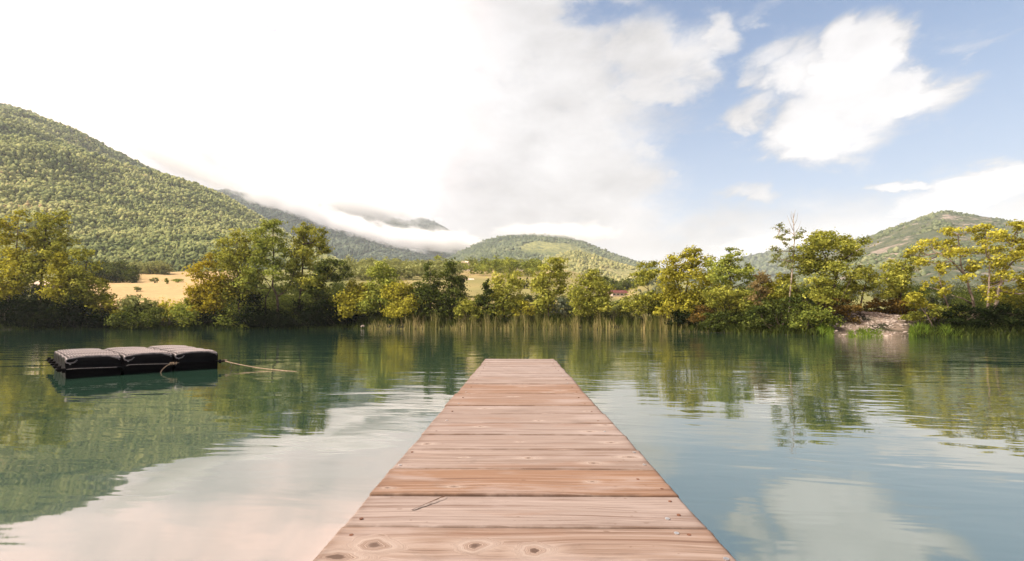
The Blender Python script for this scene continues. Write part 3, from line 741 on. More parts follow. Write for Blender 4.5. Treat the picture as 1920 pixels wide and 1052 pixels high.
# --- reeds along the middle of the far bank
def reeds():
    r = np.random.default_rng(5)
    n = 4600
    px = np.concatenate([r.uniform(690, 1250, int(n * 0.93)), r.uniform(1240, 1330, n - int(n * 0.93))])
    Y = np.array([shoreY(p) for p in px]) + r.uniform(-0.7, 1.8, n)
    x = (px - CX) / F * Y
    z = np.maximum(ground_z(x, Y), -0.02) - 0.03
    clump = np.clip(0.66 + 0.8 * fbm(px, Y * 3, 8, 4), 0.12, 1.15)
    edge = np.clip((px - 690) / 60, 0.45, 1) * np.clip((1335 - px) / 70, 0.45, 1)
    h = 1.62 * r.uniform(0.35, 1.1, n) * clump * edge
    dx = r.normal(size=n) * 0.13 * h; dy = r.normal(size=n) * 0.13 * h
    w = r.uniform(0.010, 0.022, n)
    b = np.stack([x, Y, z], -1)
    m = b + np.stack([dx * 0.3, dy * 0.3, h * 0.6], -1)
    t_ = b + np.stack([dx, dy, h], -1)
    W = np.stack([w, r.normal(size=n) * w * 0.4, np.zeros(n)], -1)
    V = np.stack([b - W, b + W, m + W, m - W, t_ + W * 0.3, t_ - W * 0.3], 1)
    i = np.arange(n)[:, None] * 6
    Fq = np.concatenate([i + np.array([[0, 1, 2, 3]]), i + np.array([[3, 2, 4, 5]])])
    tint = np.clip(0.46 + 0.7 * fbm(px, Y, 14, 3) + 0.3 * r.normal(size=n), 0, 1)
    o = fast_mesh('reeds', V.reshape(-1, 3), Fq, LEAF['reed'], {'tint': np.repeat(tint, 6)})
    tag(o, 'dense belt of straw and green reeds along the middle of the far bank', 'reeds', kind='stuff')
    # shorter green sedge behind
    n = 5000
    px = r.uniform(690, 1340, n); Y = np.array([shoreY(p) for p in px]) + r.uniform(1.0, 3.0, n)
    x = (px - CX) / F * Y; z = ground_z(x, Y) - 0.05
    h = r.uniform(0.5, 1.15, n)
    b = np.stack([x, Y, z], -1); dx = r.normal(size=n) * 0.16 * h
    m = b + np.stack([dx * 0.3, 0 * h, h * 0.6], -1); t_ = b + np.stack([dx, dx * 0.4, h], -1)
    W = np.stack([np.full(n, 0.02), r.normal(size=n) * 0.008, np.zeros(n)], -1)
    V = np.stack([b - W, b + W, m + W, m - W, t_ + W * 0.2, t_ - W * 0.2], 1)
    i = np.arange(n)[:, None] * 6
    Fq = np.concatenate([i + np.array([[0, 1, 2, 3]]), i + np.array([[3, 2, 4, 5]])])
    o = fast_mesh('sedge', V.reshape(-1, 3), Fq, LEAF['dark'], {'tint': np.repeat(r.uniform(0, 0.9, n), 6)})
    tag(o, 'dark green sedge growing behind the straw reeds', 'sedge', kind='stuff')
    # undergrowth on the whole bank
    n = 26000
    px = np.concatenate([r.uniform(-300, 700, n // 2), r.uniform(1240, 2200, n // 2)])
    Y = np.array([shoreY(p) for p in px]) + np.where(r.uniform(size=n) < 0.45, r.uniform(-0.25, 1.0, n), r.uniform(0.1, 9.0, n))
    x = (px - CX) / F * Y
    ok = ~((px > 1545) & (px < 1720) & (Y - np.array([shoreY(p) for p in px]) < 5.5))
    px, Y, x = px[ok], Y[ok], x[ok]; n = len(px)
    z = ground_z(x, Y) - 0.03; h = r.uniform(0.15, 0.5, n)
    b = np.stack([x, Y, z], -1); dx = r.normal(size=n) * 0.3 * h; dy = r.normal(size=n) * 0.3 * h
    m = b + np.stack([dx * 0.3, dy * 0.3, h * 0.6], -1); t_ = b + np.stack([dx, dy, h], -1)
    W = np.stack([np.full(n, 0.03), r.normal(size=n) * 0.015, np.zeros(n)], -1)
    V = np.stack([b - W, b + W, m + W, m - W, t_ + W * 0.2, t_ - W * 0.2], 1)
    i = np.arange(n)[:, None] * 6
    Fq = np.concatenate([i + np.array([[0, 1, 2, 3]]), i + np.array([[3, 2, 4, 5]])])
    o = fast_mesh('undergrowth', V.reshape(-1, 3), Fq, LEAF['dark'], {'tint': np.repeat(r.uniform(0, 0.6, n), 6)})
    tag(o, 'dark grassy undergrowth on the bank beneath the trees', 'undergrowth', kind='stuff')


reeds()

# --- stones on the gravel bank
M_STONE = plain_mat('stone_pale', (0.15, 0.115, 0.09), (0.36, 0.30, 0.255), 1.2, 0.9, 0.1)


def stones():
    r = np.random.default_rng(8)
    n = 900
    d = r.uniform(0, 5.5, n)
    px = 1628 + 4 * d + r.normal(size=n) * 38
    Y = np.array([shoreY(p) for p in px]) + d
    x = (px - CX) / F * Y
    P = np.stack([x, Y, ground_z(x, Y)], -1)
    s = 0.03 + 0.07 * r.uniform(size=n) ** 3
    V0, F0 = IV1, IF1
    k = len(V0)
    V = V0[None] * (1 + 0.2 * r.normal(size=(n, k, 1))) * (s[:, None, None] * r.uniform(0.7, 1.4, (n, 1, 3)) * np.array([1.2, 1.2, 0.7])) + P[:, None]
    Fq = (F0[None] + (np.arange(n) * k)[:, None, None]).reshape(-1, 3)
    o = fast_mesh('gravel', V.reshape(-1, 3), Fq, M_STONE)
    tag(o, 'loose pale gravel on the open bank at right', 'gravel', kind='stuff')
    for i, (qx, dd, sz, lab) in enumerate([(1677, 2.4, 0.16, 'largest pale boulder at the right of the gravel bank'), (1690, 1.6, 0.11, 'pale stone just right of the largest boulder'), (1697, 0.6, 0.10, 'low stone at the right end of the gravel waterline'), (1648, 3.2, 0.09, 'stone high in the middle of the gravel bank'), (1580, 1.8, 0.12, 'grey stone at the left side of the gravel bank'), (1568, 1.0, 0.10, 'pale stone at the left end of the gravel waterline'), (681, 0.4, 0.24, 'pale rock at the water left of the reeds')]):
        Y = shoreY(qx) + dd; x = (qx - CX) / F * Y
        V = IV2 * (1 + 0.10 * r.normal(size=(len(IV2), 1))) * sz * np.array([1.3, 1.0, 0.8])
        o = fast_mesh('rock', V, IF2, M_STONE)
        o.location = (x, Y, float(ground_z(x, Y)) + sz * 0.3)
        tag(o, lab, 'rock', 'rocks on the far bank')


stones()

# ------------------------------------------------------------------ farm buildings and field trees
M_WALL = plain_mat('plaster_cream', (0.40, 0.33, 0.27), (0.55, 0.47, 0.40), 0.8, 0.9, 0.1)
M_ROOF = plain_mat('roof_tiles', (0.085, 0.032, 0.026), (0.15, 0.058, 0.046), 2.0, 0.9, 0.1)
M_ROOF2 = plain_mat('roof_pale', (0.45, 0.33, 0.25), (0.60, 0.46, 0.36), 2.0, 0.9, 0.1)
M_DARK = plain_mat('opening_dark', (0.02, 0.02, 0.02), (0.04, 0.035, 0.03), 2.0, 0.5, 0.3)


def find_Y(px, py, lo=58.0, hi=700.0):
    for Y in np.geomspace(lo, hi, 400):
        if HY - (float(ground_z((px - CX) / F * Y, Y)) - H) / Y * F <= py: return float(Y)
    return hi


def house(label, px, py, Y, w, d, hw, hr, roof, rz=0.0, doors=2):
    Y = find_Y(px, py, Y * 0.6)
    b = at(px, py, Y)
    root = empty('house', (b[0], b[1], b[2]), rz)
    tag(root, label, 'house')
    Mx = Matrix.Translation(root.location) @ Matrix.Rotation(rz, 4, 'Z')
    MB().box((-w / 2, -d / 2, -6), (w / 2, d / 2, hw), M=Mx).build('wall', M_WALL, root)
    o = 0.35
    V = [(-w / 2 - o, -d / 2 - o, hw), (w / 2 + o, -d / 2 - o, hw), (w / 2 + o, d / 2 + o, hw), (-w / 2 - o, d / 2 + o, hw), (-w / 2 - o, 0, hw + hr), (w / 2 + o, 0, hw + hr)]
    V = [tuple(Mx @ Vector((p[0], p[1], p[2] + 0.01))) for p in V]
    MB().add(V, [(0, 1, 5, 4), (2, 3, 4, 5), (0, 4, 3), (1, 2, 5), (0, 3, 2, 1)]).build('roof', roof, root)
    for i in range(doors):
        cx = -w / 2 + (i + 0.5) * w / doors
        MB().box((cx - 0.45, -d / 2 - 0.03, hw * 0.35), (cx + 0.45, -d / 2 + 0.05, hw * 0.8), M=Mx).build('window', M_DARK, root)


house('long low farmhouse with a dark red roof among trees', 1159, 556, 140, 6.0, 4, 1.3, 1.2, M_ROOF, 0.12, 4)
house('pale pink cottage glimpsed between the left trees', 84, 549, 74, 3.0, 3, 1.6, 1.0, M_ROOF2, 0.2, 1)
house('small pale house on the hillside left of the middle', 878, 507, 470, 9, 7, 4.0, 2.0, M_ROOF2, -0.2, 2)
house('white flat shed on the straw coloured slope', 966, 512, 480, 14, 6, 3.5, 1.0, M_WALL, 0.1, 1)
house('stone cottage on the slope above the evergreens', 876, 537, 300, 4.5, 4, 2.0, 1.2, M_ROOF2, 0.3, 2)

FT = 'small trees in the fields'


def field_tree(label, kind, px, py, w, h, Y, seed):
    # crown sits on the ground line at (px, py)
    x = (px - CX) / F * Y
    z = float(ground_z(x, Y)); gy = HY - (z - H) / Y * F
    lob = [(px, gy - h * 0.5, w * 0.42, h * 0.36), (px + w * 0.22, gy - h * 0.62, w * 0.28, h * 0.26), (px - w * 0.25, gy - h * 0.5, w * 0.28, h * 0.28), (px, gy - h * 0.78, w * 0.28, h * 0.2)]
    return plant('tree', label, 'tree', kind, lob, [(px, gy + 1), (px, gy - h * 0.6)], Y=Y, tr=0.15, leaf=0.09, group=FT, seed=seed, tint=0.6, twigs=0, depth=0.3)


field_tree('small round tree on the golden field left of centre', 'pale', 290, 520, 10, 11, 150, 1)
field_tree('small dark tree on the golden field near its right end', 'green', 313, 524, 7, 10, 145, 2)
field_tree('wide low tree on the golden field beside the big group', 'green', 334, 524, 24, 7, 150, 3)
field_tree('lone scrubby tree in the middle of the golden field', 'pale', 257, 536, 12, 10, 110, 4)
for i, (px, h, lab) in enumerate([(975, 20, 'leftmost narrow cypress behind the reeds'), (983, 16, 'shorter middle cypress of the three behind the reeds'), (989, 20, 'rightmost narrow cypress of the three behind the reeds')]):
    Y = 130
    gy = HY - (float(ground_z((px - CX) / F * Y, Y)) - H) / Y * F
    plant('cypress_tree', lab, 'tree', 'dark', [(px, gy - h * 0.25, 3, h * 0.22), (px, gy - h * 0.6, 2.8, h * 0.25), (px, gy - h * 0.9, 1.6, h * 0.15)], [(px, gy + 1), (px, gy - h)], Y=Y, tr=0.12, leaf=0.12, group='cypresses behind the reeds', tint=0.25, twigs=0)


def leafy_mass(name, label, cols, Y0, Y1, size, n, tint, kind, seed, leaf=0.34):
    r = np.random.default_rng(seed)
    px = r.uniform(cols[0], cols[1], n); Y = Y0 + (Y1 - Y0) * r.uniform(0, 1, n) ** 1.4
    x = (px - CX) / F * Y
    z = ground_z(x, Y)
    Vs, Fs, Ts, off = [], [], [], 0
    for i in range(n):
        sz = size * r.uniform(0.6, 1.35)
        lob = []
        for q in range(3):
            c = np.array([x[i], Y[i], z[i]]) + np.array([r.normal() * 0.45, r.normal() * 0.4, 0.55 + 0.5 * q * r.uniform(0.5, 1)]) * sz
            lob.append((c, np.array([0.8, 0.8, 0.65]) * sz * r.uniform(0.6, 1), np.clip(tint + 0.2 * r.normal(), 0, 1)))
        V, Fq, T_ = leaves(lob, leaf * Y[i] / 120.0, 0.55, r)
        Vs.append(V); Fs.append(Fq + off); Ts.append(T_); off += len(V)
    o = fast_mesh(name, np.concatenate(Vs), np.concatenate(Fs), LEAF[kind], {'tint': np.concatenate(Ts)})
    tag(o, label, name, kind='stuff')
    return o


leafy_mass('hedge', 'dark green hedge of trees along the upper left of the golden field', (150, 245), 150, 195, 2.6, 90, 0.5, 'dark', 31, 0.36)
leafy_mass('hedge', 'pale bushy hedge above the dark one at the forest foot', (170, 310), 205, 232, 2.6, 110, 0.5, 'pale', 32, 0.36)
leafy_mass('woodland', 'low woods on the slope behind the middle trees', (600, 860), 170, 420, 3.2, 260, 0.6, 'pale', 33, 0.42)
leafy_mass('woodland', 'scattered bushes on the straw slope behind the reeds', (840, 1010), 200, 480, 3.6, 90, 0.5, 'green', 34, 0.36)
leafy_mass('woodland', 'dark trees around the red roofed farmhouse', (1125, 1215), 200, 260, 2.8, 45, 0.9, 'dark', 35, 0.36)
leafy_mass('woodland', 'low scrub at the foot of the right hill', (1200, 2000), 90, 240, 1.7, 300, 0.55, 'sage', 36, 0.36)
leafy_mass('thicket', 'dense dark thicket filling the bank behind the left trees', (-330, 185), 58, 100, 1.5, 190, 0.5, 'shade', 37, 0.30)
leafy_mass('thicket', 'dense olive thicket filling the bank behind the big group', (385, 720), 60, 110, 1.5, 190, 0.6, 'dark', 38, 0.30)
leafy_mass('thicket', 'low green thicket behind the reeds in the middle', (700, 1260), 58, 90, 1.0, 220, 0.5, 'dark', 39, 0.28)
leafy_mass('thicket', 'dense olive thicket behind the trees right of the middle', (1230, 1560), 48, 90, 1.5, 200, 0.5, 'dark', 40, 0.30)
leafy_mass('thicket', 'low olive thicket behind the rightmost trees', (1690, 2200), 42, 80, 1.2, 150, 0.5, 'dark', 41, 0.28)

# ------------------------------------------------------------------ lake
def build_lake():
    m, T, out = new_mat('lake_water')
    tc = T.node('ShaderNodeTexCoord').outputs['Object']
    sx = T.sep(tc)
    # gentle swell, long ripples lying across the view, and fine shimmer in patches
    v1 = T.comb(T.m('MULTIPLY', sx[0], 0.55), T.m('MULTIPLY', sx[1], 1.25), 0.0)
    n1 = T.noise(v1, 0.55, 2, 0.5, 0.3)
    v2 = T.comb(T.m('MULTIPLY', sx[0], 0.75), T.m('MULTIPLY', T.m('ADD', sx[1], T.m('MULTIPLY', sx[0], 0.12)), 2.6), 3.0)
    n2 = T.noise(v2, 1.5, 2, 0.5, 0.4)
    v3 = T.comb(T.m('MULTIPLY', sx[0], 3.0), T.m('MULTIPLY', sx[1], 9.0), 7.0)
    n3 = T.noise(v3, 1.6, 2, 0.5, 0.2)
    patch = T.ss(T.noise(T.comb(T.m('MULTIPLY', sx[0], 0.5), sx[1], 1.0), 0.16, 2, 0.5), 0.40, 0.66)
    right = T.ss(sx[0], -3.0, 9.0)
    patch = T.m('MAXIMUM', T.m('MULTIPLY', patch, 0.55), T.m('MULTIPLY', patch, right))
    far = T.ss(sx[1], 3.0, 16.0, 0.35, 1.0)
    h = T.m('ADD', T.m('MULTIPLY', n1, 0.016), T.m('MULTIPLY', T.m('MULTIPLY', n2, T.m('ADD', T.m('MULTIPLY', patch, 0.9), 0.25)), T.m('MULTIPLY', far, 0.0165)))
    h = T.m('ADD', h, T.m('MULTIPLY', T.m('MULTIPLY', n3, T.m('ADD', T.m('MULTIPLY', patch, 0.8), 0.10)), T.m('MULTIPLY', far, 0.0010)))
    nr = bump(T, h, 1.0)
    body = T.node('ShaderNodeBsdfDiffuse'); body.inputs[0].default_value = (0.019, 0.047, 0.031, 1)
    gl = T.node('ShaderNodeBsdfGlossy'); gl.inputs[0].default_value = (1.0, 0.965, 0.935, 1); gl.inputs['Roughness'].default_value = 0.03
    T.put(gl.inputs['Normal'], nr)
    fr = T.node('ShaderNodeFresnel'); fr.inputs['IOR'].default_value = 1.33
    T.put(fr.inputs['Normal'], nr)
    fac = T.m('ADD', T.m('MULTIPLY', fr.outputs[0], 0.66), 0.34)
    mx = T.node('ShaderNodeMixShader')
    T.L.new(fac, mx.inputs[0]); T.L.new(body.outputs[0], mx.inputs[1]); T.L.new(gl.outputs[0], mx.inputs[2])
    T.L.new(mx.outputs[0], out.inputs[0])
    V = [(-420, -120, 0), (420, -120, 0), (420, 160, 0), (-420, 160, 0)]
    o = fast_mesh('lake', V, [(0, 1, 2, 3)], m)
    tag(o, 'calm green lake mirroring hills and clouds', 'lake', kind='structure')


build_lake()

# ------------------------------------------------------------------ dock
DH = 0.512                      # deck below the eye
DZ = H - DH                     # deck above the water
DW = 0.90
DROT = math.atan((973 - CX) / F)
DX0 = 0.0135


def dock_local(px, py):
    """Deck coordinates (across, along) of a photo pixel on the deck."""
    Y = DH * F / (py - HY); x = (px - CX) / F * Y
    return x - math.tan(DROT) * Y - DX0, Y


KNOTS = [  # px, py, half length (m), half width (m)
    (700, 1023, .040, .026), (890, 1022, .030, .022), (1002, 1030, .030, .021), (628, 1046, .045, .024), (1180, 1060, .03, .02),
    (850, 914, .018, .008), (725, 917, .014, .008), (1110, 902, .014, .008),
    (991, 858, .022, .011), (1112, 867, .024, .013), (870, 857, .014, .006), (1180, 855, .03, .014),
    (1105, 808, .026, .013), (975, 828, .010, .006), (1145, 828, .022, .012), (800, 832, .020, .014), (1135, 796, .026, .013),
    (1010, 788, .014, .014), (900, 800, .02, .01), (880, 738, .02, .01), (1050, 731, .024, .012), (960, 720, .02, .01), (820, 754, .012, .008), (1100, 770, .016, .01)]


def build_dock():
    root = empty('dock', (DX0, 0, DZ), -DROT)
    tag(root, 'weathered reddish wooden plank dock running out over the lake', 'dock')
    bounds = [-1.6]
    while bounds[-1] < 0.45: bounds.append(bounds[-1] + 0.225)
    bounds = [b - bounds[-1] + 0.68 for b in bounds] + [0.905, 1.123, 1.323, 1.554, 1.793]
    while bounds[-1] < 5.7: bounds.append(bounds[-1] + 0.2275)
    K = [(*dock_local(p[0], p[1]), p[2], p[3]) for p in KNOTS]
    r = np.random.default_rng(3)
    # extra knots for the planks the survey does not cover
    for b in bounds:
        if b > 2.3 and r.uniform() < 0.5: K.append((r.uniform(-.4, .4), b + r.uniform(.04, .18), .022, .012))
    tone_over = {1.323: (1.0, 0.55), 1.123: (0.12, 0.2), 0.905: (0.62, 0.5), 1.554: (0.40, 0.4), 1.793: (0.30, 0.4)}
    Vs, Fs, off = [], [], 0
    A = {k: [] for k in ('grain', 'knot', 'plank', 'tone', 'edge')}
    for i in range(len(bounds) - 1):
        y0, y1 = bounds[i], bounds[i + 1]
        key = next((k for k in tone_over if abs(k - y0) < 0.01), None)
        gap = 0.006 + (0.004 if y0 > 1.7 and r.uniform() < 0.4 else 0)
        g0 = next((v for k_, v in ((1.323, .015), (1.554, .014), (1.123, .008), (1.793, .006)) if abs(k_ - y0) < .01), gap)
        y0 += g0 / 2; y1 -= gap / 2
        xl, xr = -DW / 2 + r.normal() * 0.0016, DW / 2 + r.normal() * 0.0016
        res = 0.0045 if 0.6 < y0 < 2.4 else (0.008 if y0 > 0.6 else 0.03)
        nx, ny = int((xr - xl) / res / 1.3) + 2, int((y1 - y0) / res) + 4
        xs = np.linspace(0, 1, nx)
        ys = np.unique(np.concatenate([np.linspace(y0, y1, ny), [y0 + 0.0015, y0 + 0.004, y1 - 0.004, y1 - 0.0015]]))
        ny = len(ys)
        Sg, Yg = np.meshgrid(xs, ys, indexing='ij')
        seed = r.uniform(0, 50)
        yl = xl + r.normal() * 0.0028 + r.normal() * 0.016 * (ys - y0) + 0.0016 * fbm(ys + seed, ys * 0, 0.02, 4, 0.7)
        yr = xr + r.normal() * 0.0028 + r.normal() * 0.016 * (ys - y0) + 0.0016 * fbm(ys - seed, ys * 0 + 3, 0.02, 4, 0.7)
        Xg = yl[None] + (yr - yl)[None] * Sg
        w = 0.006 * np.sin(Xg * 3.1 + seed) + 0.004 * np.sin(Xg * 7.3 + seed * 2) + 0.010 * fbm(Xg * 0.35 + seed, Yg + seed, 0.16, 3)
        G = Yg + w
        kn = np.zeros_like(G)
        for kx, ky, a, b in K:
            if y0 - 0.02 < ky < y1 + 0.02:
                dx, dy = (Xg - kx), (Yg - ky)
                th = np.arctan2(dy / b, dx / a); ph = kx * 91 + ky * 37
                q = (np.abs(dx / a) ** 1.35 + np.abs(dy / b) ** 1.7) ** (1 / 1.55) * (1 + 0.13 * np.sin(2 * th + ph) + 0.09 * np.sin(3 * th - ph) + 0.05 * np.sin(7 * th + ph))
                G = G + 0.0
                g1 = np.exp(-((dx / (a * 3.2)) ** 2 + (dy / (b * 2.3)) ** 2))
                # fibres part around the knot
                G = G + np.sign(dy + 1e-9) * b * 0.9 * np.exp(-(dx / (a * 2.2)) ** 2) * np.exp(-np.abs(dy) / (b * 1.6)) * (q > 1)
                ring = ky + 0.35 + q * b * (0.75 + 0.35 * math.sin(ph) ** 2)
                mixw = np.clip(1.35 - q * 0.75, 0, 1)
                G = G * (1 - mixw) + ring * mixw
                kn = np.maximum(kn, np.clip(1.25 - q, 0, 1) + 0.35 * g1)
        cup = -0.0022 * (1 - ((Yg - (y0 + y1) / 2) / ((y1 - y0) / 2)) ** 2)
        e = np.minimum(Yg - y0, y1 - Yg); ex = np.minimum(Xg - yl[None], yr[None] - Xg)
        er = 0.004
        rnd = lambda q: np.where(q < er, -(er - np.sqrt(np.maximum(er * er - (er - np.clip(q, 0, er)) ** 2, 0))), 0)
        lift = r.normal() * 0.0012
        Zg = cup + rnd(e) + rnd(ex) * 0.7 + lift + 0.0008 * np.sin(Xg * 5 + seed)
        top = np.stack([Xg, Yg, Zg], -1).reshape(-1, 3)
        n = nx * ny
        idx = np.arange(n).reshape(nx, ny)
        q4 = np.stack([idx[:-1, :-1], idx[1:, :-1], idx[1:, 1:], idx[:-1, 1:]], -1).reshape(-1, 4)
        # skirt and underside
        loop = np.concatenate([idx[:, 0], idx[-1, 1:], idx[-2::-1, -1], idx[0, -2:0:-1]])
        low = top[loop].copy(); low[:, 2] = -0.038
        m = len(loop); li = np.arange(m)
        sk = np.stack([loop, n + li, n + (li + 1) % m, loop[(li + 1) % m]], -1)
        P = np.concatenate([top, low])
        Vs.append(P); Fs.append(np.concatenate([q4, sk]) + off)
        tn, gr = tone_over[key] if key else (np.clip(r.normal(0.42, 0.32), 0.0, 1), r.uniform(0.2, 0.8))
        if 2.55 < y0 < 3.0: tn = 0.8
        A['grain'].append(np.concatenate([G.ravel(), G.ravel()[loop]]) + seed)
        A['knot'].append(np.concatenate([kn.ravel(), np.zeros(m)]))
        A['plank'].append(np.full(n + m, seed))
        A['tone'].append(np.full(n + m, tn))
        A['edge'].append(np.concatenate([np.exp(-np.minimum(e, ex * 0.6) / 0.008).ravel(), np.full(m, 3.0)]))
        off += n + m
    m, T, out = new_mat('deck_wood')
    ob = T.node('ShaderNodeTexCoord').outputs['Object']
    sx = T.sep(ob)
    gr = T.attr('grain').outputs['Fac']; kn = T.attr('knot').outputs['Fac']; pk = T.attr('plank').outputs['Fac']; tone = T.attr('tone').outputs['Fac']; edge = T.attr('edge').outputs['Fac']
    vg = T.comb(T.m('MULTIPLY', sx[0], 0.9), T.m('MULTIPLY', gr, 60.0), pk)
    rings = T.noise(vg, 1.0, 3, 0.55)
    vf = T.comb(T.m('MULTIPLY', sx[0], 3.2), T.m('MULTIPLY', gr, 190.0), pk)
    fibre = T.noise(vf, 1.0, 3, 0.6)
    va = T.comb(T.m('MULTIPLY', sx[0], 1.6), T.m('MULTIPLY', sx[1], 6.0), pk)
    blotch = T.noise(va, 1.3, 5, 0.6)
    base = T.ramp(tone, [(0.0, (0.216, 0.172, 0.148)), (0.5, (0.186, 0.136, 0.107)), (1.0, (0.178, 0.102, 0.061))])
    late = T.mix(0.62, base, (0.090, 0.046, 0.029))
    pale = T.mix(0.45, base, (0.33, 0.27, 0.235))
    col = T.mix(T.ss(rings, 0.54, 0.68), base, late)
    col = T.mix(T.m('MULTIPLY', T.ss(rings, 0.50, 0.34), 0.7), col, pale)
    col = T.mix(T.m('MULTIPLY', T.ss(fibre, 0.47, 0.33), 0.62), col, (0.085, 0.048, 0.032))
    col = T.mix(T.m('MULTIPLY', T.ss(fibre, 0.54, 0.72), 0.5), col, (0.35, 0.28, 0.235))
    col = T.mix(T.m('MULTIPLY', T.ss(blotch, 0.50, 0.70), 0.6), col, (0.265, 0.215, 0.190))
    col = T.mix(T.m('MULTIPLY', T.ss(blotch, 0.47, 0.30), 0.40), col, (0.165, 0.085, 0.048))
    # knots: pale halo, dark heart
    col = T.mix(T.m('MULTIPLY', T.ss(kn, 0.08, 0.40), 0.5), col, (0.36, 0.30, 0.255))
    kc = T.mix(T.ss(rings, 0.4, 0.62), (0.29, 0.215, 0.17), (0.10, 0.058, 0.038))
    col = T.mix(T.m('MULTIPLY', T.ss(kn, 0.42, 0.75), 0.75), col, kc)
    col = T.mix(T.m('MULTIPLY', T.ss(kn, 1.0, 1.3), 0.85), col, (0.06, 0.036, 0.025))
    # weathered dark edges, dirt specks
    col = T.mix(T.m('MULTIPLY', T.m('MULTIPLY', edge, T.ss(T.noise(ob, 9.0, 4, 0.6), 0.30, 0.60)), 0.8), col, (0.08, 0.045, 0.028))
    col = T.mix(T.ss(edge, 1.05, 1.6), col, (0.022, 0.014, 0.010))  # plank sides near-black: the shade inside the gaps painted as colour
    grime = T.ss(T.noise(T.comb(T.m('MULTIPLY', sx[0], 0.8), T.m('MULTIPLY', sx[1], 1.6), pk), 4.0, 6, 0.7, 0.6), 0.56, 0.74)
    col = T.mix(T.m('MULTIPLY', grime, 0.5), col, (0.120, 0.088, 0.070))
    sp = T.ss(T.noise(T.comb(T.m('MULTIPLY', sx[0], 0.4), sx[1], pk), 70.0, 2, 0.5), 0.70, 0.76)
    col = T.mix(T.m('MULTIPLY', sp, 0.6), col, (0.09, 0.05, 0.03))
    hgt = T.m('ADD', T.m('MULTIPLY', fibre, 0.0007), T.m('ADD', T.m('MULTIPLY', rings, 0.0012), T.m('MULTIPLY', kn, 0.0006)))
    principled(T, out, col, T.ss(fibre, 0.3, 0.7, 0.62, 0.8), 0.25, bump(T, hgt, 1.0))
    o = fast_mesh('deck', np.concatenate(Vs), np.concatenate(Fs), m, {k: np.concatenate(v) for k, v in A.items()}, smooth=True)
    o.parent = root
    # smooth shading only on the gentle top, sharp at the skirt
    wood = plain_mat('beam_wood', (0.10, 0.06, 0.04), (0.22, 0.13, 0.08), 4.0, 0.85, 0.15)
    metal = plain_mat('screw_steel', (0.35, 0.33, 0.32), (0.60, 0.58, 0.56), 40.0, 0.35, 0.6)
    metal.node_tree.nodes['Principled BSDF'].inputs['Metallic'].default_value = 0.8
    rust = plain_mat('screw_rusty', (0.06, 0.03, 0.02), (0.16, 0.07, 0.04), 40.0, 0.8, 0.2)
    yend = bounds[-1]

    def child(mb, name, mat):
        o = mb.build(name, mat); o.parent = root; return o
    for sx_ in (-0.33, 0.33):
        child(MB().box((sx_ - 0.045, bounds[0] + 0.02, -0.20), (sx_ + 0.045, yend - 0.04, -0.041)), 'beam', wood)
    for yy in (-0.6, 2.2, yend - 0.35):
        for sx_ in (-0.25, 0.25):
            mb = MB(); mb.tube([(sx_, yy, -DZ - 1.6), (sx_, yy, -0.045)], 0.055, 14); child(mb, 'post', wood)
    # screws: surveyed ones, then two at each plank end
    S = [(1250, 971, 0), (1267, 998, 0), (1359, 1045, 0), (1271, 963, 1), (1290, 1000, 1), (1188, 847, 0), (1207, 870, 0), (749, 873, 0), (676, 974, 1), (657, 1005, 1), (772, 848, 1), (1255, 938, 1), (1195, 897, 1), (1240, 915, 1), (775, 901, 1)]
    pts = [(*dock_local(a, b), c) for a, b, c in S]
    for i in range(len(bounds) - 1):
        if bounds[i] > 1.9:
            for sx_ in (-0.385, 0.385):
                pts.append((sx_ + r.normal() * 0.006, bounds[i] + 0.06 + r.normal() * 0.006, int(r.uniform() < 0.7)))
    for x, y, c in pts:
        mb = MB(); rr = 0.0062 if not c else 0.005
        mb.tube([(x, y, -0.008), (x, y, 0.0012 if not c else 0.0004)], [rr, rr], 12)
        if not c: mb.box((x - rr * .6, y - 0.0008, 0.0013), (x + rr * .6, y + 0.0008, 0.0017), 0)
        child(mb, 'screw', rust if c else metal)
    # the torn-out splinter on the second plank
    x0, y0 = dock_local(772, 957); x1, y1 = dock_local(838, 932)
    d = np.array([x1 - x0, y1 - y0]); nrm = np.array([-d[1], d[0]]) / np.linalg.norm(d)
    mb = MB()
    P0 = np.array([x0, y0]); 
    Vt, Fc = [], []
    for k in range(9):
        t_ = k / 8; c = P0 + d * t_; wd = 0.0008 + 0.0068 * t_ ** 0.8 * (1 if t_ < 0.9 else 0.55) + (0.0016 if k % 2 else 0)
        Vt += [(*(c - nrm * wd), -0.0015), (*(c + nrm * wd * 0.1), 0.0012 * math.sin(math.pi * t_) + 0.0004), (*(c + nrm * wd), -0.0015)]
    for k in range(8):
        a = k * 3; Fc += [(a, a + 3, a + 4, a + 1), (a + 1, a + 4, a + 5, a + 2)]
    mb.add(Vt, Fc)
    sp = child(mb, 'splinter', plain_mat('splinter_wood', (0.20, 0.155, 0.13), (0.30, 0.245, 0.215), 30.0, 0.85, 0.15))
    tag(sp, 'pale torn splinter in a groove of the second plank')
    mb = MB(); Vt, Fc = [], []
    for k in range(9):
        t_ = k / 8; c = P0 + d * t_ + nrm * (0.003 + 0.0085 * t_); wd = 0.0006 + 0.0032 * t_
        Vt += [(*(c - nrm * wd), -0.0002), (*(c + nrm * wd), -0.0002)]
    for k in range(8):
        a = k * 2; Fc.append((a, a + 2, a + 3, a + 1))
    Vt = [(p[0], p[1], -0.0012) for p in Vt]
    mb.add(Vt, Fc); child(mb, 'groove_shadow', plain_mat('groove_shadow_dark', (0.05, 0.03, 0.02), (0.10, 0.06, 0.04), 60, 0.9, 0.1))  # flat dark strip painting the shadow in the groove beside the splinter


build_dock()

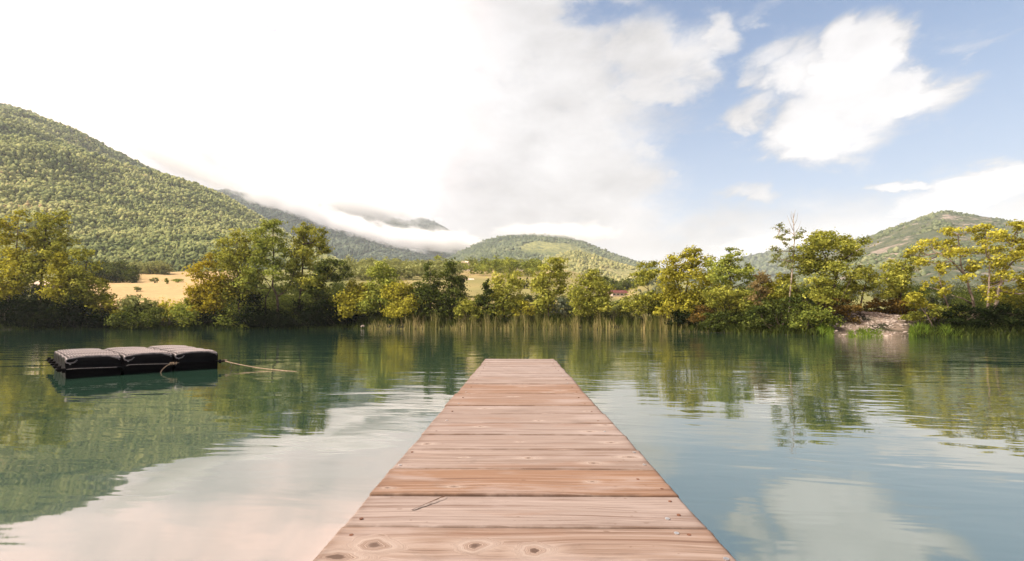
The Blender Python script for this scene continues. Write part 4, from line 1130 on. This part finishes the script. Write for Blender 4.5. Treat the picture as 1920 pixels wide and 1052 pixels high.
# ------------------------------------------------------------------ raft of black plastic pontoons
def build_raft():
    m, T, out = new_mat('black_plastic')
    tc = T.node('ShaderNodeTexCoord').outputs['Object']
    n = T.noise(tc, 5.0, 5, 0.6)
    principled(T, out, T.mix(T.m('MULTIPLY', T.attr('dust').outputs['Fac'], T.ss(n, 0.25, 0.7, 0.55, 1.0)), T.mix(n, (0.002, 0.002, 0.0025), (0.005, 0.0045, 0.0045)), (0.33, 0.285, 0.275)), T.ss(n, 0.3, 0.7, 0.42, 0.55), 0.035)
    FL, FR = np.array([-8.43, 8.55, 0]), np.array([-6.72, 10.44, 0])
    u = (FR - FL)[:2]; L = np.linalg.norm(u); u /= L
    ang = math.atan2(u[1], u[0])
    root = empty('raft', (FL[0], FL[1], 0), ang)
    tag(root, 'black plastic pontoon raft with ribbed top floating on the lake', 'raft')
    nx, ny = 3, 4
    mw, md = L / nx, 0.775
    top = 0.385
    gx, gy = 120, 40

    def module():
        w, d = mw - 0.035, md - 0.03
        xs, ys = np.linspace(-w / 2, w / 2, gx), np.linspace(-d / 2, d / 2, gy)
        X, Y = np.meshgrid(xs, ys, indexing='ij')
        ex, ey = w / 2 - np.abs(X), d / 2 - np.abs(Y)
        z = top + 0.018 * (1 - (2 * X / w) ** 2) + 0.006 * (1 - (2 * Y / d) ** 2)
        er = 0.024
        rd = lambda q: -(er - np.sqrt(np.maximum(er * er - (er - np.clip(q, 0, er)) ** 2, 0)))
        z = z + np.maximum(rd(ex) + rd(ey), -0.075)
        inner = np.clip((np.minimum(ex, ey) - 0.035) / 0.02, 0, 1)
        rib = 0.5 + 0.5 * np.sin(X / w * 2 * math.pi * 19 + 2.4 * np.abs(((Y / d * 3 + 0.5) % 1) - 0.5))
        row = np.clip(np.abs((((Y / d) * 3 + 0.5) % 1) - 0.5) * 14, 0, 1)
        z = z + 0.022 * rib * row * inner
        # hand-hold dips at the corners
        cd = np.hypot(ex, ey)
        z = z - 0.03 * np.exp(-(cd / 0.07) ** 2)
        dust = (0.06 + 0.94 * rib ** 1.5 * row) * np.clip((np.minimum(ex, ey) - 0.04) / 0.02, 0, 1) + 0.8 * np.exp(-((np.minimum(ex, ey) - 0.022) / 0.012) ** 2)
        n = gx * gy
        V = np.stack([X, Y, z], -1).reshape(-1, 3)
        idx = np.arange(n).reshape(gx, gy)
        q4 = np.stack([idx[:-1, :-1], idx[1:, :-1], idx[1:, 1:], idx[:-1, 1:]], -1).reshape(-1, 4)
        loop = np.concatenate([idx[:, 0], idx[-1, 1:], idx[-2::-1, -1], idx[0, -2:0:-1]])
        ml = len(loop); li = np.arange(ml)
        rings, Fs, prev = [V], [q4], loop
        base = n
        for zz, ins in ((0.30, 0.0), (0.20, 0.004), (0.19, -0.012), (0.165, -0.012), (0.155, 0.004), (0.0, 0.012), (-0.12, 0.03)):
            P = V[loop].copy(); P[:, 0] *= 1 - ins * 2 / w; P[:, 1] *= 1 - ins * 2 / d; P[:, 2] = np.minimum(zz, P[:, 2] - 0.005)
            cur = base + li
            Fs.append(np.stack([prev, cur, np.roll(cur, -1), np.roll(prev, -1)], -1))
            rings.append(P); prev = cur; base += ml
        R_ = np.concatenate(rings)
        D_ = np.zeros(len(R_)); D_[:n] = np.clip(dust.ravel(), 0, 1)
        return R_, np.concatenate(Fs), D_
    lip_m = plain_mat('worn_plastic', (0.03, 0.027, 0.027), (0.16, 0.14, 0.135), 9.0, 0.35, 0.4)
    V, Fq, D_ = module()
    proto = None
    for i in range(nx):
        for j in range(ny):
            if proto is None:
                o = proto = fast_mesh('pontoon', V, Fq, m, {'dust': D_}, smooth=True)
            else:
                o = proto.copy(); COL.objects.link(o)
            o.parent = root
            o.location = ((i + 0.5) * mw, (j + 0.5) * md, 0.006 * math.sin(i * 2.1 + j * 1.3))
            o.rotation_euler = (0.006 * math.sin(i + j * 3), 0.008 * math.cos(i * 2 + j), 0)
            if j == 0:
                # moulded lug and lip along the front edge
                mb = MB(); w = mw - 0.05
                path = [(-w / 2 + 0.16, -0.005, top - 0.04), (-w / 2 + 0.12, -0.03, top - 0.085), (-w / 2 + 0.06, -0.035, top - 0.10), (-w / 2 + 0.012, -0.03, top - 0.085), (-w / 2, -0.02, top - 0.05), (-w / 2 + 0.03, 0.0, top - 0.018), (-w / 2 + 0.10, 0.005, top - 0.012), (-w / 4, 0.012, top + 0.012), (0, 0.012, top + 0.022), (w / 4, 0.012, top + 0.012), (w / 2 - 0.12, 0.005, top - 0.012), (w / 2 - 0.05, -0.015, top - 0.035), (w / 2 - 0.02, -0.025, top - 0.075)]
                mb.tube(path, [0.012] * 6 + [0.016] * 5 + [0.014, 0.009], 9)
                lip = mb.build('rim', lip_m, None, smooth=True)
                lip.parent = o; lip.location = (0, -md / 2 + 0.015, 0)
    # connector tabs and pins
    pin = plain_mat('pin_grey', (0.10, 0.10, 0.10), (0.22, 0.21, 0.20), 30, 0.5, 0.4)
    for j in range(ny + 1):
        mb = MB(); mb.box((-0.11, j * md - 0.10, 0.17), (0.03, j * md + 0.10, 0.20)); mb.tube([(-0.06, j * md, 0.14), (-0.06, j * md, 0.235)], 0.03, 12)
        mb.build('connector', m).parent = root
    for i in range(nx + 1):
        mb = MB(); mb.box((i * mw - 0.09, -0.085, 0.15), (i * mw + 0.09, 0.02, 0.18)); mb.tube([(i * mw, -0.055, 0.12), (i * mw, -0.055, 0.205)], 0.026, 12)
        mb.build('connector', m).parent = root
        mb = MB(); x = i * mw + 0.09; mb.tube([(x, 0.03, 0.27), (x, -0.01, 0.27)], 0.014, 10)
        if i < nx: mb.build('pin', pin).parent = root
    Mx = Matrix.Translation(root.location) @ Matrix.Rotation(ang, 4, 'Z')
    W = lambda p: np.array(tuple(Mx @ Vector(p)))
    rope_m = plain_mat('rope_hemp', (0.14, 0.095, 0.06), (0.36, 0.27, 0.18), 60, 0.9, 0.1)
    cord_m = plain_mat('cord_grey', (0.16, 0.14, 0.13), (0.34, 0.30, 0.27), 60, 0.8, 0.2)

    def rope(name, label, pts, rad, mat, knot=None, tail=None):
        rt = empty(name, tuple(pts[0])); tag(rt, label, 'rope', 'ropes on the raft')
        # smooth the path
        P = [np.asarray(p, float) for p in pts]; S = []
        for i in range(len(P) - 1):
            p0, p1, p2, p3 = P[max(i - 1, 0)], P[i], P[i + 1], P[min(i + 2, len(P) - 1)]
            for q in np.linspace(0, 1, 8, endpoint=False):
                S.append(0.5 * (2 * p1 + (p2 - p0) * q + (2 * p0 - 5 * p1 + 4 * p2 - p3) * q * q + (3 * p1 - p0 - 3 * p2 + p3) * q ** 3))
        S.append(P[-1])
        MB().tube(S, rad, 8).build('strand', mat, rt, smooth=True)
        if knot is not None:
            c = np.asarray(knot, float); mb = MB(); ux = np.array([u[0], u[1], 0.0])
            for a in np.linspace(-0.055, 0.055, 5):
                t_ = np.linspace(0, 2 * math.pi, 13)
                ring = [c + ux * (a + 0.008 * math.sin(q)) + 0.024 * (math.cos(q) * np.array([-u[1], u[0], 0]) + math.sin(q) * np.array([0, 0, 1.])) for q in t_]
                mb.tube(ring, rad * 0.95, 6)
            mb.build('knot', mat, rt, smooth=True)
        if tail is not None:
            MB().tube(tail, rad * 0.85, 8).build('tail', mat, rt, smooth=True)
    c = W((L + 0.06, 0.0, 0.17))
    end = at(568, 697, 955 / 98.0)
    t0 = W((L + 0.13, -0.02, 0.16))
    tail = [t0, t0 + np.array([0.09, 0.0, -0.03]), t0 + np.array([0.14, 0.0, -0.10]), t0 + np.array([0.10, 0, -0.155]), t0 + np.array([0.02, 0, -0.185])]
    mids = [c * (1 - q) + end * q + np.array([0, 0, -0.05 * math.sin(math.pi * q)]) for q in (0.25, 0.5, 0.75)]
    rope('rope', 'tan mooring rope running from the raft corner down into the water', [W((L - 0.02, 0.0, 0.18)), c] + mids + [np.array([end[0], end[1], -0.02]), end + np.array([0.25, -0.03, -0.12])], 0.0085, rope_m, W((L + 0.09, -0.005, 0.165)), tail)
    k0 = W((1.98 * mw, -0.06, 0.175))
    rope('rope', 'short tan rope hanging from the front of the raft into the water', [W((2.1 * mw, -0.02, 0.18)), k0, W((1.86 * mw, -0.07, 0.15)), W((1.74 * mw, -0.09, 0.06)), W((1.70 * mw, -0.10, -0.03))], 0.010, rope_m, W((1.97 * mw, -0.06, 0.175)))
    rope('cord', 'thin grey cord stretched along the front of the raft', [W((-0.06, -0.04, 0.165)), W((0.2 * mw, -0.045, 0.185)), W((0.98 * mw, -0.05, 0.17)), W((1.12 * mw, -0.045, 0.20)), W((1.5 * mw, -0.045, 0.19)), W((1.9 * mw, -0.06, 0.175))], 0.005, cord_m)


build_raft()

# ------------------------------------------------------------------ low cloud on the hills and haze
def cloud_mat(name, dens, scale, seed, cut=0.30):
    m, T, out = new_mat(name)
    ob = T.node('ShaderNodeTexCoord').outputs['Object']
    ln = T.node('ShaderNodeVectorMath', operation='LENGTH'); T.put(ln.inputs[0], ob)
    fall = T.ss(ln.outputs['Value'], 1.0, 0.15)
    n = T.noise(T.vm('ADD', T.vm('MULTIPLY', ob, scale), (seed, seed * 2, 0)), 1.0, 4, 0.62)
    d = T.m('ADD', fall, T.m('MULTIPLY', T.m('SUBTRACT', n, 0.5), 1.9))
    d = T.m('MULTIPLY', T.ss(d, cut, 1.0), dens)
    v = T.node('ShaderNodeVolumePrincipled')
    v.inputs['Color'].default_value = (0.995, 0.99, 0.985, 1)
    v.inputs['Anisotropy'].default_value = -0.35
    T.put(v.inputs['Density'], d)
    T.L.new(v.outputs[0], out.inputs['Volume'])
    return m


def cloud(label, px, py, Y, rx, ry, depth, dens, scale, seed, roll=0.0, cut=0.30):
    V = IV2.copy() * 1.05
    o = fast_mesh('cloud', V, IF2, cloud_mat('cloud_vapour', dens, scale, seed, cut))
    o.location = at(px, py, Y)
    o.scale = (rx / F * Y, depth, ry / F * Y)
    o.rotation_euler = (0, roll, 0)
    tag(o, label, 'cloud', kind='stuff')
    return o


cloud('fog spilling over the upper ridge of the sunlit mountainside', 330, 300, 1110, 270, 40, 150, 0.011, (5, 2, 2.5), 1.3, roll=math.atan(0.44))
cloud('fog bank over the shaded mountain shoulder at left', 545, 388, 1640, 175, 54, 190, 0.026, (5, 3, 3), 2.7, roll=math.atan(0.46), cut=0.22)
cloud('fog bank along the foot of the clouds left of the middle', 680, 437, 1680, 180, 42, 190, 0.028, (6, 3, 3), 3.4, roll=math.atan(0.28), cut=0.22)
cloud('fog bank filling the valley below the distant peak', 815, 451, 1720, 165, 30, 180, 0.030, (6, 3, 3), 4.1, roll=math.atan(0.10), cut=0.22)
cloud('cloud hanging over the distant peak', 680, 384, 2600, 190, 36, 240, 0.022, (5, 2, 2.2), 5.9, roll=math.atan(0.20))
cloud('cloud cap sitting on the rounded middle hill', 1050, 438, 1690, 190, 30, 180, 0.013, (5, 2, 2.0), 7.7)
cloud('cloud shred on top of the far blue ridge', 1470, 452, 2350, 190, 26, 200, 0.006, (5, 2, 2.0), 9.2, roll=-math.atan(0.1))


def build_haze():
    m, T, out = new_mat('haze_air')
    v = T.node('ShaderNodeVolumePrincipled')
    v.inputs['Color'].default_value = (0.86, 0.93, 1.0, 1)
    v.inputs['Density'].default_value = 0.00012
    v.inputs['Anisotropy'].default_value = 0.2
    T.L.new(v.outputs[0], out.inputs['Volume'])
    o = MB().box((-5200, -150, -8), (5200, 7050, 980)).build('haze', m)
    tag(o, 'thin pale haze in the air of the valley', 'haze', kind='stuff')


build_haze()

# ------------------------------------------------------------------ sky, sun, camera
SUN = Vector((-0.62, -0.26, 0.74)).normalized()
sun_el = math.asin(SUN.z); sun_az = math.atan2(SUN.x, SUN.y)


def azel(px, py):
    a = math.atan2(px - CX, F)
    return math.degrees(a), math.degrees(math.atan((HY - py) / F * math.cos(a)))


def build_world():
    w = bpy.data.worlds.new('World'); SC.world = w; w.use_nodes = True
    w.node_tree.nodes.clear()
    T = NT(w.node_tree)
    out = T.node('ShaderNodeOutputWorld'); bg = T.node('ShaderNodeBackground')
    bg.inputs['Strength'].default_value = 0.1
    T.L.new(bg.outputs[0], out.inputs[0])
    sky = T.node('ShaderNodeTexSky', sky_type='NISHITA')
    sky.sun_disc = False; sky.sun_elevation = sun_el; sky.sun_rotation = sun_az
    sky.air_density = 1.0; sky.dust_density = 0.8; sky.ozone_density = 1.4
    d = T.node('ShaderNodeTexCoord').outputs['Generated']
    s = T.sep(d)
    az = T.m('MULTIPLY', T.m('ARCTAN2', s[0], s[1]), 180 / math.pi)
    el = T.m('MULTIPLY', T.m('ARCSINE', s[2]), 180 / math.pi)
    # cloud noise on the celestial sphere, flattened towards the horizon like a cloud deck
    nv = T.comb(s[0], s[1], T.m('MULTIPLY', s[2], 1.9))
    n1 = T.noise(nv, 5.2, 7, 0.58, 0.25)
    n2 = T.noise(T.vm('ADD', nv, (3.3, 1.7, 5.1)), 3.1, 6, 0.55, 0.2)
    n3 = T.noise(T.vm('ADD', nv, (7.3, 2.7, 1.1)), 11.0, 6, 0.62, 0.3)
    n4 = T.noise(T.vm('ADD', nv, (1.3, 9.7, 4.1)), 30.0, 5, 0.62, 0.3)
    waz = T.m('ADD', az, T.m('ADD', T.m('MULTIPLY', T.m('SUBTRACT', n1, 0.5), 13.0), T.m('MULTIPLY', T.m('SUBTRACT', n3, 0.5), 5.0)))
    wel = T.m('ADD', el, T.m('ADD', T.m('MULTIPLY', T.m('SUBTRACT', n2, 0.5), 8.0), T.m('MULTIPLY', T.m('SUBTRACT', n3, 0.5), 4.0)))

    def blob(px, py, rx, ry, soft=0.55, wgt=1.0, rot=0.0):
        a, e = azel(px, py)
        ca = math.cos(R(a))
        ra = rx / F * 57.3 * ca * ca; re = ry / F * 57.3 * ca
        dx = T.m('SUBTRACT', waz, a); dy = T.m('SUBTRACT', wel, e)
        if rot:
            c, sn = math.cos(rot), math.sin(rot)
            dx, dy = T.m('ADD', T.m('MULTIPLY', dx, c), T.m('MULTIPLY', dy, sn)), T.m('SUBTRACT', T.m('MULTIPLY', dy, c), T.m('MULTIPLY', dx, sn))
        q = T.m('ADD', T.m('POWER', T.m('DIVIDE', dx, ra), 2.0), T.m('POWER', T.m('DIVIDE', dy, re), 2.0))
        return T.ss(T.m('SQRT', q), 1.3, soft, 0.0, wgt)
    left = T.ss(T.m('ADD', waz, T.m('MULTIPLY', wel, 0.35)), 31.0, 17.0)
    lowband = T.ss(wel, 16.0, 7.0, 0.0, 0.88)
    tot = T.m('MAXIMUM', left, lowband)
    for b in [(1490, 165, 105, 60, .3, .9), (1600, 135, 80, 60, .4, 1.), (1660, 140, 90, 65, .4, 1.), (1590, 205, 130, 80, .4, 1.), (1690, 195, 110, 38, .4, .95), (1520, 255, 120, 55, .4, 1.), (1400, 225, 90, 28, .3, .8), (1470, 275, 70, 30, .4, .8), (1440, 120, 80, 30, .3, .72), (1400, 150, 50, 30, .3, .6),
              (1200, 115, 110, 70, .4, .95), (1290, 110, 80, 60, .3, .85), (1345, 65, 45, 42, .3, .8), (1250, 160, 70, 38, .3, .75), (1220, 280, 42, 30, .3, .72), (1265, 330, 36, 14, .3, .6), (1390, 375, 75, 20, .3, .8),
              (1860, 330, 130, 34, .5, 1.), (1700, 345, 110, 13, .4, .85), (1830, 370, 190, 40, .5, .9), (2100, 300, 200, 120, .5, .8), (1450, 30, 120, 14, .3, .30), (1840, 90, 60, 12, .3, .25), (2300, 80, 300, 120, .5, .8)]:
        tot = T.m('MAXIMUM', tot, blob(*b))
    # cloud elsewhere in the sky (overhead and behind)
    over = T.m('MULTIPLY', T.ss(n2, 0.44, 0.58), T.m('MAXIMUM', T.ss(el, 40.0, 55.0), T.ss(s[1], 0.25, -0.1)))
    tot = T.m('MAXIMUM', tot, over)
    holes = T.m('MAXIMUM', blob(512, 55, 60, 40, .0, .62), T.m('MAXIMUM', blob(565, 115, 45, 24, .1, .55), blob(1095, 35, 70, 26, .2, .6)))
    tot = T.m('SUBTRACT', tot, holes)
    mask = T.ss(T.m('ADD', tot, T.m('MULTIPLY', T.m('ADD', T.m('SUBTRACT', n3, 0.5), T.m('MULTIPLY', T.m('SUBTRACT', n4, 0.5), 0.5)), 1.0)), 0.02, 0.92)
    # cloud light: bright towards the sun on the left, greyer in its thick middle
    glow = T.m('MULTIPLY', T.ss(wel, 8.0, 26.0), T.m('MULTIPLY', T.ss(waz, 2.0, -24.0, 0.0, 0.60), T.ss(n2, 0.3, 0.65, 0.6, 1.15)))
    shade = T.m('ADD', T.m('MULTIPLY', T.m('SUBTRACT', n2, 0.5), 0.30), T.m('ADD', T.m('MULTIPLY', T.m('SUBTRACT', n1, 0.5), 0.36), T.m('MULTIPLY', T.m('SUBTRACT', n3, 0.5), 0.16)))
    rc = T.m('MULTIPLY', T.m('MULTIPLY', T.ss(waz, 20.0, 30.0), T.ss(tot, 0.45, 1.05)), 0.15)
    val = T.m('MULTIPLY', T.m('ADD', T.m('ADD', T.m('ADD', glow, rc), shade), 0.392), 10.0)
    cc = T.mix(1.0, T.comb(val, val, val), T.mix(T.m('MULTIPLY', glow, 1.7), (1.005, 0.99, 1.0), (1.40, 0.96, 0.84)), 'MULTIPLY')
    hz = T.ss(el, 32.0, 6.0)
    skyc = T.mix(T.m('MULTIPLY', hz, 0.55), T.mix(1.0, sky.outputs[0], (SKYK * 0.64, SKYK * 0.92, SKYK * 1.07), 'MULTIPLY'), (3.05, 3.25, 3.6))
    T.put(bg.inputs['Color'], T.mix(mask, skyc, cc))


SKYK = 0.86
build_world()

sl = bpy.data.lights.new('sun', 'SUN'); sl.energy = 4.9; sl.angle = R(0.6); sl.color = (1.0, 0.93, 0.82)
so = bpy.data.objects.new('sun', sl); COL.objects.link(so)
so.rotation_euler = (-SUN).to_track_quat('-Z', 'Y').to_euler()
so.location = (-30, -20, 60)

cam = bpy.data.cameras.new('camera'); cam.sensor_width = 36.0; cam.lens = F / 1920 * 36.0
cam.shift_y = (HY - 526) / 1920.0
cam.clip_start = 0.05; cam.clip_end = 30000
co = bpy.data.objects.new('camera', cam); COL.objects.link(co)
co.location = (0, 0, H); co.rotation_euler = (R(90), 0, 0)
SC.camera = co

SC.view_settings.view_transform = 'Standard'
SC.view_settings.look = 'None'
SC.view_settings.exposure = 0.9
SC.view_settings.gamma = 1.0
c = SC.cycles
c.max_bounces = 8; c.diffuse_bounces = 2; c.glossy_bounces = 3; c.transmission_bounces = 2; c.volume_bounces = 6; c.transparent_max_bounces = 8
c.use_denoising = True
c.volume_step_rate = 1.0
c.volume_max_steps = 64
